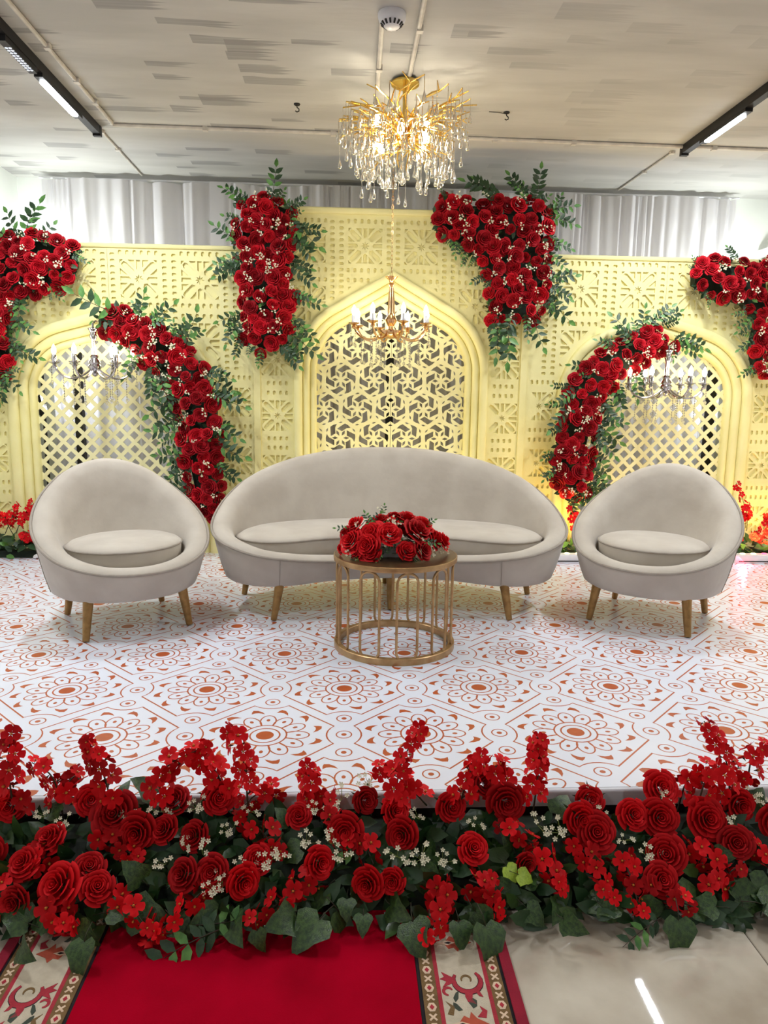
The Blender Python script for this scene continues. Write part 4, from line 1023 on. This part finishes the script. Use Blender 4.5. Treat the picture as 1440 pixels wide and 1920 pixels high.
tr_br = [((60, 1580), (90, 1600), (40, 1640), 9), ((190, 1560), (230, 1590), (265, 1612), 11), ((215, 1690), (260, 1720), (285, 1765), 8), ((430, 1625), (370, 1680), (290, 1755), 12), ((470, 1540), (500, 1570), (520, 1605), 8), ((600, 1480), (620, 1530), (660, 1600), 12), ((595, 1640), (540, 1680), (470, 1735), 12), ((820, 1650), (830, 1700), (795, 1765), 11), ((880, 1650), (920, 1670), (930, 1720), 10), ((950, 1560), (1000, 1580), (930, 1545), 7), ((1010, 1590), (1040, 1640), (1050, 1670), 8), ((1080, 1570), (1110, 1620), (1150, 1690), 11), ((1160, 1600), (1185, 1650), (1200, 1715), 11), ((1215, 1650), (1250, 1680), (1300, 1700), 9), ((1280, 1590), (1330, 1610), (1370, 1640), 9), ((1380, 1570), (1420, 1590), (1440, 1620), 8), ((1340, 1670), (1350, 1650), (1390, 1620), 7), ((100, 1700), (110, 1720), (125, 1750), 8), ((20, 1720), (10, 1690), (0, 1660), 5), ((700, 1620), (680, 1580), (650, 1570), 6), ((520, 1480), (480, 1490), (440, 1530), 8)]
for i, (b_, m_, t_, n_) in enumerate(tr_br):
    pts = [bank(*b_, .01), bank(*m_, .035), bank(*t_, .035)]
    branch(fb, pts, int(n_*1.25), 200+i, rad=.029, spread=.034, start=.05)
for i, (b_, m_, t_, n_) in enumerate(up_br):
    Yd = 2.03 if i % 2 else 1.97
    pts = [atY(b_[0], b_[1]+20, Yd+.01), atY(*m_, Yd), atY(*t_, Yd+.03)]
    branch(fb, pts, int(n_*1.45), 100+i, rad=.030, spread=.034, start=.12)
REST['flower_bank'].build('blossoms', ['blossom', 'anther', 'stem'], fb, angle=None, kind='stuff')
# broad leaves
ivy_px = [(30, 1790, -60), (150, 1800, -90), (160, 1770, -40), (190, 1730, -30), (240, 1730, -30), (110, 1740, 200), (60, 1745, 190), (550, 1750, -120), (610, 1740, -90), (640, 1735, -70), (570, 1760, -150), (690, 1720, -60), (745, 1700, -30), (760, 1740, -80), (660, 1690, -130), (480, 1760, -90), (520, 1720, -160), (600, 1660, -130), (860, 1760, -70), (900, 1760, -80), (880, 1730, -20), (990, 1720, -90), (1000, 1650, 70), (960, 1700, 150), (1060, 1740, -60), (1030, 1700, -120), (1130, 1720, -30), (1160, 1710, 180), (1210, 1740, -55), (1270, 1740, -60), (1290, 1700, -20), (1370, 1700, -10), (1400, 1690, 60), (1420, 1660, -40), (1440, 1720, -40), (1350, 1720, 190), (950, 1580, 90), (930, 1610, 140), (970, 1590, 60), (780, 1640, -60), (810, 1600, 170), (550, 1560, 160), (560, 1600, -120), (300, 1510, 100), (240, 1512, 80), (400, 1750, -120), (330, 1740, -60), (20, 1560, 150), (120, 1530, -160), (1150, 1620, -60), (1330, 1600, 30), (870, 1560, -30), (730, 1600, -50), (420, 1690, -40), (440, 1740, -60), (1045, 1515, 70), (1420, 1510, 60), (280, 1660, 170), (210, 1700, -120)]
for px, py, an in ivy_px:
    an += R3.uniform(-45, 45); p = bank(px+R3.uniform(-15, 15), py+R3.uniform(-22, 12), R3.uniform(-.03, .03)); a = math.radians(an)
    p.z = max(p.z, ZF+.06)
    d = Vector((math.cos(a), -.35*abs(math.sin(a)) if an < 0 else .1, math.sin(a)*.75))
    place('ivy_leaf', R3.choice(IVY), fb, p, (R3.uniform(-.8, .8), -.6+R3.uniform(-.3, .3), R3.uniform(.1, 1.)), d, R3.uniform(.055, .115))
for px, py, an in ((950, 1625, -60), (972, 1640, -20)):
    place('ivy_leaf', IVY_L, fb, bank(px, py, .07), (.2, -.8, .6), Vector((math.cos(math.radians(an)), -.2, math.sin(math.radians(an)))), .05)
mb = MB()
for k in range(900):
    px, py = R3.uniform(-60, 1500), R3.uniform(1530, 1735); p = bank(px, py, R3.uniform(-.06, .0))
    p.z = max(p.z, ZF+.02)
    d = Vector((R3.uniform(-1, 1), R3.uniform(-.6, .2), R3.uniform(-.8, .7))); L_ = R3.uniform(.06, .10)
    leaf_geo(mb, p, d, Vector((R3.uniform(-.5, .5), -.8, R3.uniform(.2, .9))), L_, L_*.28, 0 if R3.random() < .75 else 1)
o = mb.build('foliage', ['leaf_dark', 'ivy'], fb, angle=None, loc=-base); o['kind'] = 'stuff'
fil_px = [(120, 1545), (85, 1530), (245, 1530), (300, 1520), (370, 1515), (350, 1590), (380, 1600), (310, 1620), (400, 1670), (430, 1560), (470, 1520), (450, 1630), (415, 1650), (500, 1620), (530, 1610), (590, 1520), (620, 1580), (650, 1610), (745, 1605), (790, 1610), (785, 1535), (640, 1495), (890, 1545), (830, 1615), (1050, 1560), (1130, 1530), (1170, 1575), (1215, 1605), (1010, 1545), (1105, 1495), (1250, 1505), (1380, 1555), (1430, 1510), (1400, 1490), (880, 1490), (690, 1470), (575, 1580)]
for px, py in fil_px: place('filler_flower', R3.choice(FILL), fb, bank(px, py, .045), (R3.uniform(-.3, .3), -.7, .7), (R3.uniform(-1, 1), 0, 1), R3.uniform(.021, .03))
for px, py, an, ln in ((420, 1740, 195, .2), (360, 1735, 10, .16), (700, 1590, 170, .14), (1240, 1720, 200, .14)):
    a = math.radians(an); place('leaf_sprig', SPRIGS[0], fb, bank(px, py, .03), (0, -.7, .7), Vector((math.cos(a), -.2, math.sin(a))), ln)

# ------------------------------------------------------------------ flowers along the foot of the backdrop
def foot_row(label, x0, x1, branches, seed):
    r = random.Random(seed); cx = (x0+x1)/2; t = thing('flower_row', label, 'flowers', (cx, 5.44, 0), 0., 'flower rows at the foot of the backdrop')
    MB().loft([[(x-cx, y, z) for y, z in [(-.06, .002), (.06, .002), (.06, .05), (-.04, .05)]] for x in (x0, x1)]).build('foam_pad', 'foam_green', t, smooth=False)
    mb = MB()
    for k in range(int((x1-x0)*150)):
        p = Vector((r.uniform(x0, x1), 5.44+r.uniform(-.1, .08), r.uniform(.02, .13))); L_ = r.uniform(.07, .11)
        leaf_geo(mb, p, Vector((r.uniform(-1, 1), r.uniform(-.8, .3), r.uniform(-.1, .8))), Vector((r.uniform(-.5, .5), -.7, .7)), L_, L_*.3, 0 if r.random() < .85 else 1)
    o = mb.build('foliage', ['leaf_dark', 'leaf_light'], t, angle=None, loc=-Vector(t.location)); o['kind'] = 'stuff'
    for i, (b_, m_, tp, n_) in enumerate(branches):
        branch(t, [atY(*b_, 5.42), atY(*m_, 5.38), atY(*tp, 5.36)], n_, seed*10+i, rad=.034, spread=.03, start=.3)
    return t
foot_row('low row of red blossom and dark leaves behind the left armchair', -2.70, -1.3, [((28, 1008), (12, 980), (2, 962), 7), ((10, 1000), (20, 975), (32, 945), 9), ((30, 1000), (40, 975), (62, 940), 10), ((70, 1000), (60, 980), (55, 955), 7), ((60, 1020), (50, 1010), (40, 1002), 8), ((70, 1015), (62, 1008), (55, 1000), 6), ((2, 1005), (-10, 975), (-20, 940), 8)], 31)
foot_row('low row of red blossom and dark leaves between sofa and right armchair', 1.35, 2.15, [((1085, 1000), (1078, 985), (1066, 950), 8), ((1090, 1000), (1085, 985), (1078, 965), 8)], 32)
foot_row('low row of red blossom and dark leaves behind the right armchair', 2.75, 3.55, [((1400, 995), (1400, 960), (1380, 905), 11), ((1398, 990), (1400, 965), (1402, 945), 6), ((1385, 1015), (1382, 1010), (1386, 1000), 5), ((1445, 1020), (1425, 1010), (1410, 1000), 9), ((1440, 1000), (1432, 990), (1442, 975), 7), ((1460, 1000), (1450, 980), (1438, 965), 6)], 33)

# ------------------------------------------------------------------ table centrepiece
cp = thing('rose_centrepiece', 'low centrepiece of red roses and small white flowers on the coffee table', 'flowers', (.235, 3.44, .4735))
MB().loft([[(x, y, z) for x, y in [(-.10, -.07), (.10, -.07), (.10, .07), (-.10, .07)]] for z in (0., .05, .055)]).build('box', 'pot', cp, smooth=False)
R4 = random.Random(3)
cent = [(668, 985, 3.44, 40), (652, 1002, 3.42, 38), (660, 1015, 3.38, 44), (672, 1035, 3.34, 34), (697, 1003, 3.37, 48), (690, 1025, 3.32, 46), (696, 1038, 3.30, 42), (730, 1002, 3.33, 48), (715, 980, 3.45, 42), (740, 972, 3.48, 34), (762, 978, 3.46, 48), (792, 985, 3.45, 40), (782, 998, 3.38, 50), (762, 1033, 3.30, 40), (792, 1032, 3.32, 38), (812, 1012, 3.42, 46), (828, 1015, 3.46, 38), (735, 985, 3.42, 40), (640, 1028, 3.42, 20), (700, 985, 3.52, 40), (760, 1000, 3.5, 46)]
cc = Vector((.235, 3.44, .47))
for px, py, Yd, w_ in cent:
    p = atY(px, py, Yd); dep = (p-CAM).dot(fw); r_ = w_/2*dep/FPX*1.12; p.z = max(p.z, .4735+r_*.55)
    nz = (p-cc); nz.z += .02; nz = nz.normalized()+Vector((R4.uniform(-.25, .25), -.25, R4.uniform(-.1, .3)))
    place('rose', R4.choice(ROSES_B), cp, p, nz, (R4.uniform(-1, 1), 0, R4.uniform(-1, 1)), r_)
for px, py, Yd in ((655, 1040, 3.34), (648, 1030, 3.38), (672, 990, 3.4), (812, 1045, 3.34), (830, 1035, 3.42), (838, 1032, 3.44), (745, 985, 3.38), (735, 978, 3.4), (790, 1012, 3.34), (728, 1022, 3.31), (716, 956, 3.45), (640, 1003, 3.42), (805, 1018, 3.36)):
    p = atY(px, py, Yd); p.z = max(p.z, .49); place('filler_flower', R4.choice(FILL), cp, p, (R4.uniform(-.4, .4), -.8, .6), (R4.uniform(-1, 1), 0, 1), R4.uniform(.016, .024))
for px, py, Yd, an, ln in ((700, 990, 3.38, 110, .09), (690, 985, 3.42, 60, .09), (715, 985, 3.4, 40, .09), (745, 1020, 3.32, 200, .08), (785, 1018, 3.33, 20, .09), (770, 1040, 3.3, -60, .05), (720, 1030, 3.3, -120, .07), (680, 1048, 3.32, -150, .06), (715, 970, 3.46, 80, .07), (660, 995, 3.42, 150, .08), (790, 990, 3.42, 60, .08)):
    a = math.radians(an); p = atY(px, py, Yd); p.z = max(p.z, .495); place('leaf_sprig', R4.choice(SPRIGS), cp, p, (0, -.8, .6), Vector((math.cos(a), -.3, math.sin(a)*.8+.1)), ln)
mb = MB()
for k in range(70):
    a = R4.uniform(0, 2*PI); rr = R4.uniform(.03, .19); p = cc+Vector((rr*math.cos(a), rr*.7*math.sin(a), .07-.2*rr)); d = Vector((math.cos(a), math.sin(a), .3)); L_ = R4.uniform(.04, .065)
    leaf_geo(mb, p, d, Vector((0, 0, 1)), L_, L_*.3, 0 if R4.random() < .7 else 1)
o = mb.build('foliage', ['leaf_dark', 'leaf_light'], cp, angle=None, loc=-Vector(cp.location)); o['kind'] = 'stuff'

# ------------------------------------------------------------------ carpet
cg = thing('carpet_runner', 'red carpet runner with cream patterned borders leading to the stage', 'carpet', (-.228, .6, ZF))
MB().box(-.662, .662, -2.4, 1.38, .0, .004).build('backing', 'carpet_black', cg, smooth=False)
MB().box(-.412, .412, -2.4, 1.38, .003, .0085).build('field', 'carpet_red', cg, smooth=False)
def strip(a, b, m_, nm, z=.0075):
    for s in (-1, 1):
        x0, x1 = (a, b) if s > 0 else (-b, -a); MB().box(x0, x1, -2.4, 1.38, .003, z).build(nm, m_, cg, smooth=False)
strip(.422, .458, 'carpet_olive', 'inner_band'); strip(.458, .468, 'carpet_motif', 'red_line', .008); strip(.468, .582, 'carpet_cream', 'border'); strip(.582, .592, 'carpet_motif', 'red_line', .008); strip(.592, .626, 'carpet_olive', 'outer_band'); strip(.634, .662, 'carpet_edge', 'edge', .009)
def motif_mesh(shapes):
    mb = MB(); mi = {'carpet_motif': 0, 'carpet_black': 1, 'carpet_rust': 2, 'carpet_green': 3, 'carpet_pale': 4, 'carpet_olive': 5}
    for m_, zz, poly in shapes:
        V, T, O = cdt([poly]); mb.add([(x, y, zz) for x, y in V]+[(x, y, 0) for x, y in V], [t for t in T]+[((i+1) % len(poly)+0, i, i+len(V), (i+1) % len(poly)+len(V)) for i in range(len(poly))] if len(V) == len(poly) else list(T), mi[m_])
    return mb.mesh('motif', ['carpet_motif', 'carpet_black', 'carpet_rust', 'carpet_green', 'carpet_pale', 'carpet_olive'], smooth=False)
def arcband(cx, cy, r, w0, a0, a1, n=14):
    o_, i_ = [], []
    for k in range(n+1):
        t = k/n; a = math.radians(a0+(a1-a0)*t); ww = w0*math.sin(PI*(.15+.7*t))
        o_.append((cx+(r+ww)*math.cos(a), cy+(r+ww)*math.sin(a))); i_.append((cx+(r-ww)*math.cos(a), cy+(r-ww)*math.sin(a)))
    return o_+i_[::-1]
scroll = motif_mesh([('carpet_black', .0003, arcband(.012, .0, .034, .0088, -215, 45)), ('carpet_motif', .0008, arcband(.012, .0, .034, .0068, -215, 45)),
    ('carpet_motif', .0009, [(-.024, .012), (-.05, .03), (-.044, .014), (-.056, .008), (-.04, .0), (-.052, -.018), (-.03, -.008), (-.014, -.004)]),
    ('carpet_motif', .0009, [(.002, -.03), (.020, -.036), (.016, -.056), (.024, -.070), (.004, -.062), (.0, -.046)]), ('carpet_motif', .0009, [(.028, -.034), (.036, -.028), (.044, -.05), (.034, -.046)]),
    ('carpet_green', .0009, [(-.022, -.035), (-.014, -.030), (-.018, -.052), (-.026, -.062), (-.030, -.05)]), ('carpet_olive', .0009, arcband(.01, .004, .012, .003, -30, 200)), ('carpet_motif', .0009, arcband(-.04, -.03, .011, .004, 20, 270))])
palm = motif_mesh([('carpet_rust', .0009, [(-.03, 0), (-.012, .024), (0, .016), (.006, .034), (.018, .016), (.044, .0), (.014, -.014), (.004, -.03), (-.006, -.016), (-.02, -.02)]), ('carpet_pale', .0012, [(-.05, .0), (-.02, .008), (.0, .0), (-.02, -.008)]), ('carpet_black', .0014, [(-.03, 0), (-.018, .004), (-.010, 0), (-.018, -.004)]),
    ('carpet_motif', .0009, [(.02, .02), (.034, .036), (.03, .050), (.046, .036), (.04, .016)]), ('carpet_green', .0009, [(-.012, .04), (-.024, .058), (-.032, .062), (-.034, .05), (-.022, .038)]), ('carpet_green', .0009, [(.014, .044), (.006, .06), (.016, .074), (.026, .066), (.024, .05)]), ('carpet_olive', .0009, [(-.05, .03), (-.04, .05), (-.05, .066), (-.03, .05), (-.036, .026)])])
dia = motif_mesh([('carpet_pale', .0006, [(-.012, 0), (-.006, .012), (.006, .012), (.012, 0), (.006, -.012), (-.006, -.012)]), ('carpet_motif', .001, [(-.006, 0), (0, .008), (.006, 0), (0, -.008)])])
cros = motif_mesh([('carpet_pale', .0006, rot2([(-.012, -.0025), (.012, -.0025), (.012, .0025), (-.012, .0025)], PI/4)), ('carpet_pale', .0007, rot2([(-.012, -.0025), (.012, -.0025), (.012, .0025), (-.012, .0025)], -PI/4))])
for s in (-1, 1):
    y = -.3; k = 0
    while y < 1.33:
        link('motif', (scroll, palm)[k % 2], cg, loc=(s*.525, y, .0076), scale=(s, 1, 1)); k += 1; y += .125
    y = -.3; k = 0
    while y < 1.36:
        for xb in (.44, .609): link('motif', (dia, cros)[k % 2], cg, loc=(s*xb, y, .0076))
        k += 1; y += .028

# ------------------------------------------------------------------ stage floor lights and scrap
def led_bar(label, x0, x1, y, mats, tilt=0):
    t = thing('led_bar', label, 'stage light', ((x0+x1)/2, y, 0)); h = (x1-x0)/2
    MB().loft([[(x, yy, z) for yy, z in [(-.035, .0), (.035, 0), (.04, .008), (.04, .06), (.034, .068), (-.034, .068), (-.04, .06), (-.04, .008)]] for x in (-h, -h+.004, h-.004, h)]).build('housing', 'plastic_white', t)
    MB().box(-h+.03, h-.03, -.0415, -.039, .014, .022).build('slot', 'dark_slot', t, smooth=False)
    for k, m_ in enumerate(mats):
        x = -h+.04+(2*h-.08)*(k+.5)/len(mats)
        MB().lathe([(.018, .068), (.018, .072), (.014, .074)], 12, c=(x, .01, 0)).build('led', m_, t)
    return t
led_bar('white led bar on the stage floor behind the right armchair', 3.02, 3.62, 5.27, ['led_amber', 'led_amber', 'led_red', 'led_amber', 'led_amber', 'led_red'])
led_bar('white led bar on the stage floor between the sofa and the right armchair', 1.45, 2.05, 5.27, ['led_amber']*5+['led_red'])
led_bar('added white led bar on the stage floor, unseen behind the sofa', .0, .7, 5.27, ['led_amber']*6)  # added to warm the middle of the wall
def wash(x, y, power, c, sx=.4):
    ld = bpy.data.lights.new('wash_light', 'AREA'); ld.shape = 'RECTANGLE'; ld.size = sx; ld.size_y = .03; ld.energy = power; ld.color = c; ld.spread = math.radians(150)
    lo = bpy.data.objects.new('wash_light', ld); col.objects.link(lo); lo.location = (x, y+.01, .078); lo.rotation_euler = (math.radians(180-14), 0, 0)
wash(3.32, 5.27, 8.0, (1, .62, .13)); wash(1.75, 5.27, 7.0, (1, .62, .13)); wash(.35, 5.27, 5.5, (1, .76, .28))  # last one belongs to the added bar behind the sofa
ld = bpy.data.lights.new('red_led_light', 'AREA'); ld.size = .06; ld.energy = 1.6; ld.color = (1, .06, .12)
lo = bpy.data.objects.new('red_led_light', ld); col.objects.link(lo); lo.location = (3.08, 5.222, .05); lo.rotation_euler = (math.radians(65), 0, math.radians(160)); lo.rotation_euler = Vector((-.35, -1, -.35)).to_track_quat('-Z', 'Y').to_euler()
sc = atZ(68, 1047, 0)
mb = MB(); R5 = random.Random(4); rings = []
for k in range(5):
    t = k/4; rr = .045*math.sin(PI*(.12+.8*t)); rings.append([(rr*math.cos(a)*R5.uniform(.6, 1.2)+.06*t, rr*math.sin(a)*R5.uniform(.6, 1.2), .002+.05*t+R5.uniform(-.004, .008)*(k > 0)) for a in [2*PI*i/9 for i in range(9)]])
mb.loft(rings); tag(mb.build('plastic_scrap', 'scrap', loc=(sc.x, sc.y, 0), smooth=False), 'small crumpled white plastic scrap on the stage beside the left armchair', 'scrap')

def flood(label, x, rot, power):  # unseen stands, added to brighten the side walls and back curtain
    t = thing('added_flood_light', label, 'stage light', (x, 5.95, 0))
    for a in range(3):
        c, s_ = math.cos(a*2.094+.5), math.sin(a*2.094+.5); MB().tube([(0, 0, .42), (.28*c, .28*s_, .01)], .01, 8).build('leg', 'black_metal', t)
    MB().tube([(0, 0, .25), (0, 0, 1.95)], .014, 10).build('pole', 'black_metal', t)
    for zz, rt_, pw in ((2.02, rot, power), (1.15, (math.radians(100), 0, math.radians(-72 if x < 0 else 72)), power*.06)):
        m = Euler(rt_).to_matrix().to_4x4(); m.translation = (0, 0, zz)
        b = MB().loft([[(-.14, -.1, .0), (.14, -.1, 0), (.14, .1, 0), (-.14, .1, 0)], [(-.14, -.1, .03), (.14, -.1, .03), (.14, .1, .03), (-.14, .1, .03)], [(-.08, -.06, .06), (.08, -.06, .06), (.08, .06, .06), (-.08, .06, .06)]]).build('head', 'black_metal', t, smooth=False, mw=m)
        MB().box(-.125, .125, -.085, .085, -.003, .0).build('lens', 'lamp_cool', b, smooth=False)
        ld = bpy.data.lights.new('flood', 'AREA'); ld.shape = 'RECTANGLE'; ld.size = .25; ld.size_y = .17; ld.energy = pw; ld.color = (.93, 1.0, .97)
        lo = bpy.data.objects.new('flood', ld); col.objects.link(lo); lo.parent = b; lo.location = (0, 0, -.006)
    return t
flood('added flood light on a stand hidden behind the left end of the backdrop', -2.45, (math.radians(150), math.radians(40), 0), FLOOD_W)
flood('added flood light on a stand hidden behind the right end of the backdrop', 3.3, (math.radians(150), math.radians(-40), 0), FLOOD_W)
